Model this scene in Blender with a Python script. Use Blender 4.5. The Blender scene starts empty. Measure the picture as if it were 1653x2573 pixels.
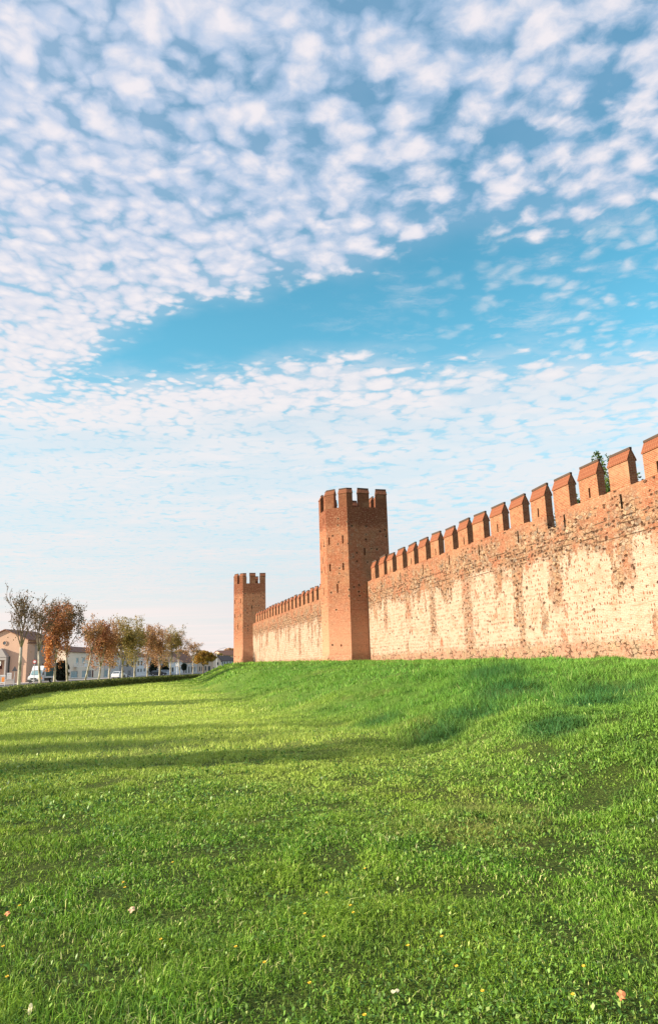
import bpy, math, random
import numpy as np
from mathutils import Vector
random.seed(7); rng = np.random.default_rng(11)
sc = bpy.context.scene
COL = sc.collection
# ------------------------------------------------------------------ camera
PITCH, ROLL, FPX, EYE = math.radians(12.3), math.radians(1.6), 1760.0, 1.65
F_ = np.array([0, math.cos(PITCH), math.sin(PITCH)])
R0 = np.array([1.0, 0, 0]); U0 = np.array([0, -math.sin(PITCH), math.cos(PITCH)])
R_ = math.cos(ROLL)*R0 - math.sin(ROLL)*U0
U_ = math.sin(ROLL)*R0 + math.cos(ROLL)*U0
cam = bpy.data.cameras.new('camera'); camo = bpy.data.objects.new('camera', cam); COL.objects.link(camo)
from mathutils import Matrix
M_ = Matrix(((R_[0], U_[0], -F_[0], 0), (R_[1], U_[1], -F_[1], 0), (R_[2], U_[2], -F_[2], EYE), (0, 0, 0, 1)))
camo.matrix_world = M_
cam.sensor_fit = 'VERTICAL'; cam.sensor_height = 36.0; cam.lens = 36.0*FPX/2573.0
cam.clip_start = 0.1; cam.clip_end = 12000
sc.camera = camo
# ------------------------------------------------------------------ light
SUN_EL, SUN_A = math.radians(18), math.radians(-12)
S_ = Vector((-math.cos(SUN_EL)*math.cos(SUN_A), math.cos(SUN_EL)*math.sin(SUN_A), math.sin(SUN_EL)))
sun = bpy.data.lights.new('sun', 'SUN'); sun.energy = 5.0; sun.angle = math.radians(0.6); sun.color = (1.0, 0.86, 0.66)
suno = bpy.data.objects.new('sun', sun); COL.objects.link(suno)
suno.rotation_euler = (-S_).to_track_quat('-Z', 'Y').to_euler(); suno.location = (-60, 0, 60)
sc.view_settings.view_transform = 'Standard'; sc.view_settings.look = 'None'
sc.view_settings.exposure = 1.0; sc.view_settings.gamma = 1.0

# ------------------------------------------------------------------ node helper
class NT:
    def __init__(s, tree): s.t = tree; s.n = tree.nodes; s.l = tree.links
    def put(s, sock, v):
        if isinstance(v, bpy.types.NodeSocket): s.l.new(v, sock)
        elif v is not None:
            if isinstance(v, (tuple, list)) and len(v) == 3 and sock.type == 'RGBA': v = (*v, 1)
            sock.default_value = v
    def add(s, typ, ins={}, **props):
        n = s.n.new(typ)
        for k, v in props.items(): setattr(n, k, v)
        for k, v in ins.items(): s.put(n.inputs[k], v)
        return n
    def m(s, op, a, b=None, c=None, clamp=False):
        n = s.n.new('ShaderNodeMath'); n.operation = op; n.use_clamp = clamp
        s.put(n.inputs[0], a)
        if b is not None: s.put(n.inputs[1], b)
        if c is not None: s.put(n.inputs[2], c)
        return n.outputs[0]
    def vm(s, op, a, b=None, out=0):
        n = s.n.new('ShaderNodeVectorMath'); n.operation = op
        s.put(n.inputs[0], a)
        if b is not None: s.put(n.inputs[3 if op == 'SCALE' else 1], b)
        return n.outputs[out]
    def mix(s, f, a, b, mode='MIX'):
        n = s.n.new('ShaderNodeMix'); n.data_type = 'RGBA'; n.blend_type = mode
        s.put(n.inputs[0], f); s.put(n.inputs[6], a); s.put(n.inputs[7], b)
        return n.outputs[2]
    def ss(s, v, lo, hi, a=0.0, b=1.0):
        n = s.n.new('ShaderNodeMapRange'); n.interpolation_type = 'SMOOTHSTEP'
        s.put(n.inputs[0], v); s.put(n.inputs[1], lo); s.put(n.inputs[2], hi); s.put(n.inputs[3], a); s.put(n.inputs[4], b)
        return n.outputs[0]
    def noise(s, vec, scale=1, detail=3, rough=.5, dist=0, out=0):
        return s.add('ShaderNodeTexNoise', {'Vector': vec, 'Scale': scale, 'Detail': detail, 'Roughness': rough, 'Distortion': dist}).outputs[out]
    def vor(s, vec, scale=1, feature='F1', rnd=1.0, out=0, smooth=None):
        n = s.add('ShaderNodeTexVoronoi', feature=feature)
        s.put(n.inputs['Vector'], vec); s.put(n.inputs['Scale'], scale); s.put(n.inputs['Randomness'], rnd)
        if smooth is not None: s.put(n.inputs['Smoothness'], smooth)
        return n.outputs[out]
    def xyz(s, x, y, z=0.0):
        return s.add('ShaderNodeCombineXYZ', {0: x, 1: y, 2: z}).outputs[0]
    def sep(s, v):
        return s.add('ShaderNodeSeparateXYZ', {0: v}).outputs
    def ramp(s, f, stops, interp='LINEAR'):
        n = s.n.new('ShaderNodeValToRGB'); n.color_ramp.interpolation = interp
        e = n.color_ramp.elements
        while len(e) < len(stops): e.new(0.5)
        for i, (p, c) in enumerate(stops): e[i].position = p; e[i].color = (*c, 1)
        s.put(n.inputs[0], f); return n.outputs[0]

# ------------------------------------------------------------------ world: NISHITA sky with altocumulus
world = bpy.data.worlds.new('World'); sc.world = world; world.use_nodes = True
w = NT(world.node_tree); w.n.clear()
sky = w.add('ShaderNodeTexSky', sky_type='NISHITA', sun_disc=False)
sky.sun_elevation = SUN_EL; sky.sun_rotation = math.radians(258); sky.air_density = 1.0; sky.dust_density = 0.6; sky.ozone_density = 2.2
dirv = w.add('ShaderNodeTexCoord').outputs['Generated']
dx, dy, dz = w.sep(dirv)
dzc = w.m('MAXIMUM', dz, 0.012)
px = w.m('DIVIDE', dx, dzc); py = w.m('DIVIDE', dy, dzc)
P = w.xyz(px, py, 0.0)
skyc = w.mix(1.0, sky.outputs[0], (0.22, 0.325, 0.265), 'MULTIPLY')
skyc = w.add('ShaderNodeHueSaturation', {'Saturation': 1.12, 'Color': skyc}).outputs[0]
# warp and puffs
wn = w.add('ShaderNodeTexNoise', {'Vector': P, 'Scale': 6.0, 'Detail': 4.0, 'Roughness': .6}).outputs['Color']
warp = w.vm('SCALE', w.vm('SUBTRACT', wn, (0.5, 0.5, 0.5)), 0.10)
Pw = w.vm('ADD', P, warp)
v1 = w.vor(Pw, 13.5, 'SMOOTH_F1', 1.0, 0, 0.35)
v2 = w.vor(w.vm('ADD', Pw, (3.1, 1.7, 0)), 28.0, 'SMOOTH_F1', 1.0, 0, 0.3)
fb = w.noise(Pw, 11.0, 7, .66)
fine = w.noise(Pw, 26.0, 7, .72)
puff = w.m('SUBTRACT', 1.0, w.m('MULTIPLY', v1, 1.15))
puff2 = w.m('SUBTRACT', 1.0, w.m('MULTIPLY', v2, 1.15))
leftw = w.ss(px, -0.9, 0.5)          # smaller puffs to the left
pf = w.m('ADD', w.m('MULTIPLY', puff, w.m('ADD', .30, w.m('MULTIPLY', leftw, .3))),
         w.m('MULTIPLY', puff2, w.m('SUBTRACT', .45, w.m('MULTIPLY', leftw, .28))))
dens = w.m('ADD', w.m('MULTIPLY', pf, 1.35), w.m('ADD', w.m('MULTIPLY', fb, .58), w.m('MULTIPLY', fine, .36)))
# gap between the upper deck and the lower deck
en = w.m('MULTIPLY', w.m('SUBTRACT', w.noise(P, 2.4, 4, .6), .5), .55)
up_edge = w.m('ADD', w.m('ADD', 1.66, w.m('MULTIPLY', px, -0.36)), w.m('MULTIPLY', w.ss(px, -0.35, -1.15), 0.42))
up = w.ss(w.m('SUBTRACT', w.m('ADD', up_edge, en), py), -0.16, 0.14)
lo_edge = w.m('ADD', 2.26, w.m('MULTIPLY', w.m('ABSOLUTE', w.m('MINIMUM', px, 0.0)), 0.17))
lo = w.ss(w.m('SUBTRACT', py, w.m('ADD', lo_edge, w.m('MULTIPLY', en, .8))), -0.28, 0.16)
wisp = w.m('MULTIPLY', w.ss(px, -0.35, 0.9), 0.30)
cover = w.m('MAXIMUM', w.m('MAXIMUM', up, lo), wisp)
open_ = w.m('MULTIPLY', w.ss(w.noise(w.vm('ADD', P, (5, 2, 0)), 1.7, 2), .40, .72), w.ss(px, -.5, .5))
thr = w.m('ADD', w.m('SUBTRACT', 1.15, w.m('MULTIPLY', cover, 0.60)), w.m('MULTIPLY', open_, 0.18))
mask = w.ss(w.m('SUBTRACT', dens, thr), -0.20, 0.36)
mask = w.m('MULTIPLY', w.m('MULTIPLY', mask, w.ss(cover, 0.02, 0.5)), w.m('SUBTRACT', 1, w.m('MULTIPLY', w.ss(py, 2.35, 3.2), .20)))
# soft veil inside the decks
veil = w.m('MULTIPLY', w.m('MAXIMUM', w.m('MULTIPLY', up, w.ss(px, 1.0, -.6, .24, .54)), w.m('MULTIPLY', lo, 0.36)), w.ss(w.noise(P, 3.0, 4), .25, .75, .45, 1.1))
mask = w.m('MAXIMUM', mask, veil)
# lower deck ripples: stretched
rip = w.noise(w.vm('MULTIPLY', Pw, (4.0, 7.5, 1)), 1.0, 4, .6)
far = w.ss(py, 5.0, 13.0)
mask = w.m('MAXIMUM', mask, w.m('MULTIPLY', w.m('MULTIPLY', lo, w.ss(rip, .36, .60)), w.ss(w.noise(w.vm('MULTIPLY', P, (.7, 1.1, 1)), 1.0, 3), .3, .7, .70, .96)))
rip2 = w.noise(w.vm('MULTIPLY', Pw, (.7, 1.5, 1)), 1.0, 3, .6)
mask = w.m('MULTIPLY', mask, w.m('SUBTRACT', 1, w.m('MULTIPLY', w.m('MULTIPLY', lo, w.ss(rip2, .55, .40)), .18)))
stk = w.noise(w.vm('MULTIPLY', P, (.10, .55, 1)), 1.0, 4, .6)
mask = w.m('MAXIMUM', mask, w.m('MULTIPLY', far, w.ss(stk, .35, .62, .60, .97)))
cir = w.noise(w.vm('MULTIPLY', w.vm('ADD', Pw, (2.2, 0, 0)), (4.0, 7.0, 1)), 1.0, 7, .68)
mask = w.m('MAXIMUM', mask, w.m('MULTIPLY', w.m('MULTIPLY', w.ss(cir, .48, .74), w.ss(px, -.35, .55)), .50))
shade = w.ss(w.m('ADD', w.m('MULTIPLY', pf, .9), w.m('MULTIPLY', fb, .8)), 0.55, 1.0)
ccol = w.mix(shade, w.mix(w.ss(px, .4, -.5), (0.38, 0.54, 0.76), (0.52, 0.63, 0.82)), (0.92, 0.87, 0.91))
ccol = w.mix(w.ss(dz, 0.62, 0.28), ccol, (0.96, 0.90, 0.90))
ccol = w.mix(w.ss(dz, 0.30, 0.03), ccol, w.mix(w.ss(px, .2, -4.0), (.83, .79, .80), (.98, .87, .84)))
skyc = w.mix(w.ss(dz, .42, .75, 0, .6), skyc, (.035, .23, .43))
skyc = w.mix(w.ss(dz, .42, .10, 0, .70), skyc, (0.50, 0.68, 0.84))
skyc = w.mix(w.ss(dz, .16, .0, 0, .85), skyc, (0.76, 0.75, 0.78))
fin = w.mix(w.m('MULTIPLY', mask, .97), skyc, ccol)
fin = w.mix(w.ss(dz, 0.0, -0.06), fin, (0.16, 0.16, 0.12))
bg = w.add('ShaderNodeBackground', {'Color': fin, 'Strength': 0.50})
w.l.new(bg.outputs[0], w.add('ShaderNodeOutputWorld').inputs[0])

# ------------------------------------------------------------------ geometry helpers
def ray(x, y): return F_ + (x-826.5)/FPX*R_ - (y-1286.5)/FPX*U_
def hor(x):    # pixel row of the horizon
    lo_, hi_ = 1200., 2300.
    for _ in range(40):
        m = (lo_+hi_)/2
        if ray(x, m)[2] > 0: lo_ = m
        else: hi_ = m
    return lo_
def gx(x, Y):
    d = ray(x, hor(x)); return d[0]/d[1]*Y
def gz(x, y, Y):
    d = ray(x, y); return EYE + d[2]/d[1]*Y
DW = np.array([-0.27699, 0.96087]); NN = np.array([0.96087, 0.27699])
def W(s, lat, z): return (s*DW[0]+lat*NN[0], s*DW[1]+lat*NN[1], z)
L0 = 23.2

MATS = {}
def link(o, parent=None):
    COL.objects.link(o)
    if parent is not None: o.parent = parent
    return o
def tag(o, label=None, cat=None, group=None, kind=None):
    if label: o['label'] = label
    if cat: o['category'] = cat
    if group: o['group'] = group
    if kind: o['kind'] = kind
    return o
def empty(name, loc, label, cat, group=None):
    o = bpy.data.objects.new(name, None); o.location = loc; o.empty_display_size = .5
    link(o); return tag(o, label, cat, group)
class MB:
    def __init__(s): s.v = []; s.f = []; s.mi = []
    def face(s, pts, mi=0):
        i = len(s.v); s.v += [tuple(p) for p in pts]; s.f.append(tuple(range(i, i+len(pts)))); s.mi.append(mi)
    def box(s, x0, x1, y0, y1, z0, z1, mi=0):
        s.hexa([(x0,y0,z0),(x1,y0,z0),(x1,y1,z0),(x0,y1,z0)], [(x0,y0,z1),(x1,y0,z1),(x1,y1,z1),(x0,y1,z1)], mi)
    def hexa(s, b, t, mi=0):
        n = len(b); i = len(s.v); s.v += [tuple(p) for p in b]+[tuple(p) for p in t]
        s.f.append(tuple(i+k for k in range(n-1, -1, -1))); s.mi.append(mi)
        s.f.append(tuple(i+n+k for k in range(n))); s.mi.append(mi)
        for k in range(n):
            s.f.append((i+k, i+(k+1) % n, i+n+(k+1) % n, i+n+k)); s.mi.append(mi)
    def obox(s, A, t, nrm, u0, u1, d0, d1, z0, z1, mi=0):   # box in the frame (A, t along, nrm outwards)
        P = lambda u, d, z: (A[0]+t[0]*u+nrm[0]*d, A[1]+t[1]*u+nrm[1]*d, z)
        s.hexa([P(u0,d0,z0),P(u1,d0,z0),P(u1,d1,z0),P(u0,d1,z0)], [P(u0,d0,z1),P(u1,d0,z1),P(u1,d1,z1),P(u0,d1,z1)], mi)
    def tube(s, pts, rad, seg=6, mi=0):
        rings = []
        for k, p in enumerate(pts):
            p = Vector(p)
            a = Vector(pts[max(k-1, 0)]); b = Vector(pts[min(k+1, len(pts)-1)])
            d = (b-a).normalized(); e = d.cross(Vector((0.3, 0.9, 0.1))).normalized(); g = d.cross(e)
            r = rad[k] if isinstance(rad, (list, tuple)) else rad
            i = len(s.v)
            for q in range(seg):
                an = 2*math.pi*q/seg; s.v.append(tuple(p + e*math.cos(an)*r + g*math.sin(an)*r))
            rings.append(i)
        for k in range(len(rings)-1):
            for q in range(seg):
                s.f.append((rings[k]+q, rings[k]+(q+1) % seg, rings[k+1]+(q+1) % seg, rings[k+1]+q)); s.mi.append(mi)
        s.f.append(tuple(rings[0]+q for q in range(seg-1, -1, -1))); s.mi.append(mi)
        s.f.append(tuple(rings[-1]+q for q in range(seg))); s.mi.append(mi)
    def cyl(s, c, axis, r, L, seg=14, mi=0):
        c = Vector(c); a = Vector(axis).normalized(); s.tube([c-a*L/2, c+a*L/2], r, seg, mi)
    def build(s, name, mats, parent=None, origin=(0, 0, 0), smooth=False, uv=True):
        me = bpy.data.meshes.new(name)
        o_ = np.array(origin, float); V = np.array(s.v, float)
        me.from_pydata((V-o_).tolist(), [], s.f)
        if not isinstance(mats, (list, tuple)): mats = [mats]
        for m in mats: me.materials.append(m)
        if len(mats) > 1: me.polygons.foreach_set('material_index', s.mi)
        if smooth: me.polygons.foreach_set('use_smooth', [True]*len(s.f))
        if uv:
            L = me.uv_layers.new(name='UVMap'); buf = []
            for f in s.f:
                p = V[list(f)]; nx = ny = nz = 0.
                for k in range(len(f)):
                    a = p[k]; b = p[(k+1) % len(f)]
                    nx += (a[1]-b[1])*(a[2]+b[2]); ny += (a[2]-b[2])*(a[0]+b[0]); nz += (a[0]-b[0])*(a[1]+b[1])
                h = math.hypot(nx, ny)
                if h < abs(nz)*.5 or h < 1e-12:
                    for a in p: buf += [a[0]*DW[0]+a[1]*DW[1], a[0]*NN[0]+a[1]*NN[1]]
                else:
                    tx, ty = -ny/h, nx/h
                    for a in p: buf += [a[0]*tx+a[1]*ty, a[2]]
            L.data.foreach_set('uv', buf)
        me.update(); o = bpy.data.objects.new(name, me)
        if parent is None: o.location = origin
        return link(o, parent)

def panel(mb, A, t, nrm, U, z0, z1, holes=(), depth=.3, mi=0, mi_in=None):
    """vertical wall face from A along t for U metres, with rectangular recesses (u0,u1,v0,v1)"""
    mi_in = mi if mi_in is None else mi_in
    us = sorted({0., U, *[h[0] for h in holes], *[h[1] for h in holes]})
    zs = sorted({z0, z1, *[h[2] for h in holes], *[h[3] for h in holes]})
    us = [u for u in us if 0 <= u <= U]; zs = [z for z in zs if z0 <= z <= z1]
    P = lambda u, d, z: (A[0]+t[0]*u+nrm[0]*d, A[1]+t[1]*u+nrm[1]*d, z)
    flip = (t[0]*nrm[1]-t[1]*nrm[0]) > 0     # face orientation
    def fc(pts, m):
        mb.face(pts[::-1] if flip else pts, m)
    for i in range(len(us)-1):
        for j in range(len(zs)-1):
            cu, cz = (us[i]+us[i+1])/2, (zs[j]+zs[j+1])/2
            if any(h[0] < cu < h[1] and h[2] < cz < h[3] for h in holes): continue
            fc([P(us[i],0,zs[j]),P(us[i+1],0,zs[j]),P(us[i+1],0,zs[j+1]),P(us[i],0,zs[j+1])], mi)
    for (u0, u1, a, b) in holes:
        d = -depth
        fc([P(u0,d,a),P(u1,d,a),P(u1,d,b),P(u0,d,b)], mi_in)
        fc([P(u0,0,a),P(u0,d,a),P(u0,d,b),P(u0,0,b)], mi); fc([P(u1,d,a),P(u1,0,a),P(u1,0,b),P(u1,d,b)], mi)
        fc([P(u0,0,a),P(u1,0,a),P(u1,d,a),P(u0,d,a)], mi); fc([P(u0,d,b),P(u1,d,b),P(u1,0,b),P(u0,0,b)], mi)

# value noise for the terrain and the planting
_lat = rng.random((256, 256))
def vnoise(x, y):
    x = np.asarray(x, float); y = np.asarray(y, float)
    xi = np.floor(x).astype(int); yi = np.floor(y).astype(int); fx = x-xi; fy = y-yi
    fx = fx*fx*(3-2*fx); fy = fy*fy*(3-2*fy)
    g = lambda a, b: _lat[a % 256, b % 256]
    return (g(xi,yi)*(1-fx)+g(xi+1,yi)*fx)*(1-fy)+(g(xi,yi+1)*(1-fx)+g(xi+1,yi+1)*fx)*fy - .5
_Ts = [-60, 10, 27, 35, 51, 67, 85, 110, 140, 260]; _Tz = [1.3, 1.3, 1.40, 1.46, 1.66, 1.88, 1.98, 2.12, 2.2, 2.2]
_os = [-60, 15, 37, 70, 100, 130, 160, 220]; _oz = [5, 4.8, 5.4, 7.0, 9.3, 12.0, 16, 24]
_ws = [-60, 10, 30, 60, 100, 140, 220]; _wz = [12, 11, 9.5, 8.5, 8.0, 7.5, 7]
def H(X, Y):
    X = np.asarray(X, float); Y = np.asarray(Y, float)
    s = X*DW[0]+Y*DW[1]; lat = X*NN[0]+Y*NN[1]
    T = np.interp(s, _Ts, _Tz); toe = np.interp(s, _os, _oz)+vnoise(s*.12+9, s*0)*2.2; wd = np.interp(s, _ws, _wz)
    t = np.clip((lat-toe)/wd, 0, 1); t2 = t*t/(t+.14)*1.14
    z = T*(1-(1-t2)**2.5)
    damp = np.clip((L0-1.5-lat)/4, 0, 1)*np.clip((lat-3)/6, .12, 1)
    z = z + damp*(vnoise(X*.33, Y*.3)*.36+vnoise(X*.9+5, Y*.8)*.20+vnoise(X*2.1+5, Y*1.7)*.08)
    for (a_, b_, r_) in [(2.0, 15.0, 1.0), (3.4, 17.2, 1.2), (5.4, 14.4, 1.0), (6.8, 17.2, 1.3)]: z = z - .17*np.exp(-((X-a_)**2+((Y-b_)*.5)**2)/(r_*r_)) + .10*np.exp(-((X-a_+1.6)**2+((Y-b_)*.5)**2)/(r_*r_))
    z = z + vnoise(X*1.6, Y*1.6)*.025*np.clip((L0-lat), 0, 1)
    flat = np.clip((X+26)/3, 0, 1)                       # level at the hedge and the street
    z = z*flat
    beyond = np.clip((s-150)/60, 0, 1)
    return z*(1-beyond)

# ------------------------------------------------------------------ materials
def newmat(name):
    m = bpy.data.materials.new(name); m.use_nodes = True; t = NT(m.node_tree); t.n.clear(); return m, t
def finish(t, color, rough=.85, bump=None, bstr=.5, bdist=.02, spec=.3, **kw):
    ins = {'Base Color': color, 'Roughness': rough, 'Specular IOR Level': spec}
    if bump is not None:
        ins['Normal'] = t.add('ShaderNodeBump', {'Strength': bstr, 'Distance': bdist, 'Height': bump}).outputs[0]
    ins.update(kw)
    b = t.add('ShaderNodeBsdfPrincipled', ins)
    t.l.new(b.outputs[0], t.add('ShaderNodeOutputMaterial').inputs[0])
def simple(name, col, rough=.6, var=.25, scale=6, metal=0, spec=.4, bump=0):
    if name in MATS: return MATS[name]
    m, t = newmat(name)
    oc = t.add('ShaderNodeTexCoord').outputs['Object']
    n = t.noise(oc, scale, 5, .6); n2 = t.noise(oc, scale*.13, 3)
    f = t.m('ADD', t.m('MULTIPLY', n, .6), t.m('MULTIPLY', n2, .6))
    c = t.mix(f, tuple(c*(1-var) for c in col), tuple(min(1, c*(1+var*.8)) for c in col))
    finish(t, c, rough, n if bump else None, .4, bump or .01, spec, Metallic=metal)
    MATS[name] = m; return m

def masonry(name, kind):
    m, t = newmat(name)
    uv = t.add('ShaderNodeUVMap', uv_map='UVMap').outputs[0]
    u, v, _ = t.sep(uv)
    wob = t.vm('SCALE', t.vm('SUBTRACT', t.noise(uv, 1.3, 3, out=1), (.5, .5, .5)), .07)
    uvw = t.vm('ADD', uv, wob)
    bk = t.add('ShaderNodeTexBrick', {'Vector': uvw, 'Scale': 1.0, 'Mortar Size': .013, 'Mortar Smooth': .3, 'Brick Width': .29, 'Row Height': .082,
               'Color1': (.31, .075, .034, 1), 'Color2': (.40, .15, .078, 1), 'Mortar': (.46, .32, .21, 1), 'Bias': -.1})
    big = t.noise(uv, .35, 4, .6); mid = t.noise(uvw, 2.2, 5, .65); fin_ = t.noise(uv, 14, 4, .6)
    brick = t.mix(t.ss(mid, .35, .7), bk.outputs[0], (.20, .07, .035), 'MIX')
    brick = t.mix(.55, bk.outputs[0], brick)
    brick = t.mix(t.ss(big, .42, .68, 0, .5), brick, (.42, .26, .15))
    # rubble stones
    stv = t.vm('MULTIPLY', uvw, (3.6, 5.2, 1))
    cellc = t.sep(t.vor(stv, 1, 'F1', .85, 1))
    sd = t.vor(stv, 1, 'DISTANCE_TO_EDGE', .85, 0)
    stone = t.ramp(cellc[0], [(0, (.24, .13, .08)), (.3, (.42, .30, .19)), (.55, (.36, .20, .11)), (.8, (.22, .18, .14)), (1, (.48, .36, .25))])
    stone = t.mix(t.ss(sd, .0, .09), (.13, .06, .035), stone)
    # holes and open joints
    pv = t.vm('MULTIPLY', uvw, (2.9, 4.9, 1))
    pd = t.vor(pv, 1, 'F1', .75, 0); pc = t.sep(t.vor(pv, 1, 'F1', .75, 1))
    # scattered stones on plaster, roughly in courses
    qv = t.vm('MULTIPLY', t.vm('ADD', uvw, (4.3, 2.2, 0)), (3.1, 3.4, 1) if kind == 'wall' else (1.9, 2.1, 1))
    qd = t.vor(qv, 1, 'F1', .62, 0); qc = t.sep(t.vor(qv, 1, 'F1', .62, 1))
    rv = t.vm('MULTIPLY', t.vm('ADD', uvw, (1.3, 7.2, 0)), (5.5, 3.6, 1))
    rd = t.vor(rv, 1, 'F1', .42, 0); rc = t.sep(t.vor(rv, 1, 'F1', .42, 1))
    if kind == 'wall':
        edge = t.noise(t.vm('MULTIPLY', uv, (.16, .10, 1)), 1, 2)
        strk = t.noise(t.vm('MULTIPLY', t.vm('ADD', uv, (2.7, 0, 0)), (.40, .15, 1)), 1, 6, .68)
        rag = t.m('ADD', t.m('MULTIPLY', t.m('SUBTRACT', mid, .5), 2.2), t.m('MULTIPLY', t.m('SUBTRACT', t.noise(uv, 7, 4, .7), .5), 1.7))
        zt = t.m('ADD', v, t.m('ADD', t.m('MULTIPLY', t.m('SUBTRACT', edge, .5), 2.2), rag))
        zs = t.m('ADD', zt, t.m('MULTIPLY', t.ss(strk, .50, .68), 4.3))
        plaster = t.ss(zs, 7.65, 7.2)
        topb = t.ss(zt, 8.0, 8.9)
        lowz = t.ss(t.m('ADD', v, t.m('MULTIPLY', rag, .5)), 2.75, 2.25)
        pl = t.ramp(t.noise(uv, .8, 5, .6), [(.28, (.40, .285, .20)), (.5, (.53, .418, .33)), (.72, (.41, .295, .20))])
        pl = t.mix(t.ss(t.noise(t.vm('MULTIPLY', uv, (.9, 7, 1)), 1, 4, .65), .52, .66, 0, .5), pl, (.32, .18, .10))
        course = t.ss(t.m('ABSOLUTE', t.m('SUBTRACT', t.m('FRACT', t.m('MULTIPLY', t.sep(uvw)[1], 1.75)), .5)), .46, .5)
        pl = t.mix(t.m('MULTIPLY', course, t.ss(mid, .42, .6, 0, .6)), pl, (.27, .13, .07))
        q = t.m('MULTIPLY', t.ss(qd, .21, .13), t.m('GREATER_THAN', qc[0], .40))
        r = t.m('MULTIPLY', t.ss(rd, .36, .25), t.m('GREATER_THAN', rc[1], t.ss(t.noise(uv, .7, 3), .30, .60, .80, .12)))
        pl = t.mix(t.m('MULTIPLY', q, .85), pl, t.mix(qc[1], (.22, .085, .04), (.24, .17, .11)))
        pl = t.mix(t.m('MULTIPLY', r, .9), pl, t.mix(rc[0], (.27, .10, .05), (.17, .08, .045)))
        midz = t.mix(t.ss(t.noise(uv, .55, 4, .6), .40, .58), stone, brick)
        c = t.mix(topb, midz, brick)
        stt = t.m('MULTIPLY', t.ss(t.noise(t.vm('ADD', uv, (9, 4, 0)), .6, 5, .7), .42, .56), t.ss(v, 9.9, 9.0))
        c = t.mix(stt, c, stone)
        lost = t.m('MULTIPLY', t.ss(t.noise(t.vm('MULTIPLY', t.vm('ADD', uvw, (11, 5, 0)), (.55, .28, 1)), 1, 7, .72), .575, .625), .9)
        st_ = None; wn_ = t.m('MULTIPLY', t.m('SUBTRACT', t.noise(uv, 2.6, 5, .7), .5), 1.5)
        for (sk, wk, zl) in ((45.6, .95, 1.6), (51.6, .75, 3.6), (56.6, .95, 5.3), (62.3, .6, 4.6), (34.6, .8, 4.4), (38.6, .5, 2.0), (28.6, .7, 5.2), (41.2, .6, 6.1), (26.0, .9, 6.6),
                             (84, .8, 4.0), (90, .6, 5.5), (97, .9, 3.0), (104, .7, 5.0), (112, .8, 4.2), (121, .8, 5.2), (128, .6, 3.4)):
            a_ = t.ss(t.m('ADD', t.m('ABSOLUTE', t.m('ADD', u, sk)), wn_), wk, wk*.45)
            a_ = t.m('MULTIPLY', a_, t.ss(t.m('ADD', v, wn_), zl-.6, zl+.5)); st_ = a_ if st_ is None else t.m('MAXIMUM', st_, a_)
        st_ = t.m('MULTIPLY', st_, t.ss(t.noise(uv, 4.5, 5, .7), .36, .52, .25, 1))
        plaster = t.m('MULTIPLY', plaster, t.m('MULTIPLY', t.m('SUBTRACT', 1, lost), t.m('SUBTRACT', 1, t.m('MULTIPLY', st_, .9))))
        band = t.m('MAXIMUM', t.m('MULTIPLY', t.ss(zs, 7.0, 7.5), t.ss(zt, 9.7, 8.3)), t.m('MULTIPLY', st_, .9))
        ps = t.m('MULTIPLY', t.ss(t.m('ADD', pd, t.m('MULTIPLY', t.m('SUBTRACT', t.noise(uv, 11, 4, .7), .5), .9)), .38, .30), t.m('GREATER_THAN', pc[0], t.m('SUBTRACT', .97, t.m('MULTIPLY', band, t.ss(big, .3, .6, .55, .92)))))
        c = t.mix(plaster, c, pl)
        # string courses with open joints
        lg = t.noise(t.vm('MULTIPLY', uvw, (.8, .01, 1)), 1, 3)
        ln = t.ss(t.m('ABSOLUTE', t.m('SUBTRACT', t.m('FRACT', t.m('MULTIPLY', t.sep(uvw)[1], 3.1)), .5)), .39, .46)
        ln = t.m('MULTIPLY', ln, t.m('MULTIPLY', t.m('MULTIPLY', t.ss(v, 7.1, 7.5), t.ss(v, 8.75, 8.4)), t.ss(t.noise(t.vm('MULTIPLY', uv, (.7, 3, 1)), 1, 3), .46, .56)))
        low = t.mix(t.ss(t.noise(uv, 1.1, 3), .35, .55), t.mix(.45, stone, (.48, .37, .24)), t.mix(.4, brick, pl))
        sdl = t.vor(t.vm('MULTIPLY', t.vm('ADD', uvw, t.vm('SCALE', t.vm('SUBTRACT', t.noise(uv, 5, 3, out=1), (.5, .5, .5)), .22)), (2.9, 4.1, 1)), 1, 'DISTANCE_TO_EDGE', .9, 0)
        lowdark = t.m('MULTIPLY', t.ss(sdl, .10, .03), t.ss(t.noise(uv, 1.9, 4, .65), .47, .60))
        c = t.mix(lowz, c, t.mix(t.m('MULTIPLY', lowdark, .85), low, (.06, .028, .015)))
        dark = t.m('MAXIMUM', ps, t.m('MULTIPLY', ln, .9))
        c = t.mix(t.m('MULTIPLY', dark, .88), c, (.045, .018, .01))
        hgt = t.m('ADD', t.m('ADD', t.m('MULTIPLY', plaster, .35), t.m('MULTIPLY', t.m('SUBTRACT', 1, bk.outputs[1]), .25)), t.m('MULTIPLY', fin_, .25))
        hgt = t.m('SUBTRACT', hgt, t.m('ADD', t.m('MULTIPLY', dark, 1.2), t.m('MULTIPLY', t.m('MULTIPLY', lowdark, lowz), 1.0)))
        hgt = t.m('ADD', hgt, t.m('MULTIPLY', mid, .6))
    else:
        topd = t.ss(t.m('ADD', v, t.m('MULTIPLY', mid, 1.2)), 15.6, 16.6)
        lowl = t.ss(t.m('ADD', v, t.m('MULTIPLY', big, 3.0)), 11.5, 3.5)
        c = t.mix(t.m('MULTIPLY', t.m('SUBTRACT', 1, topd), t.ss(t.noise(uv, 1.1, 4), .42, .62, 0, .38)), brick, stone)
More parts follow.
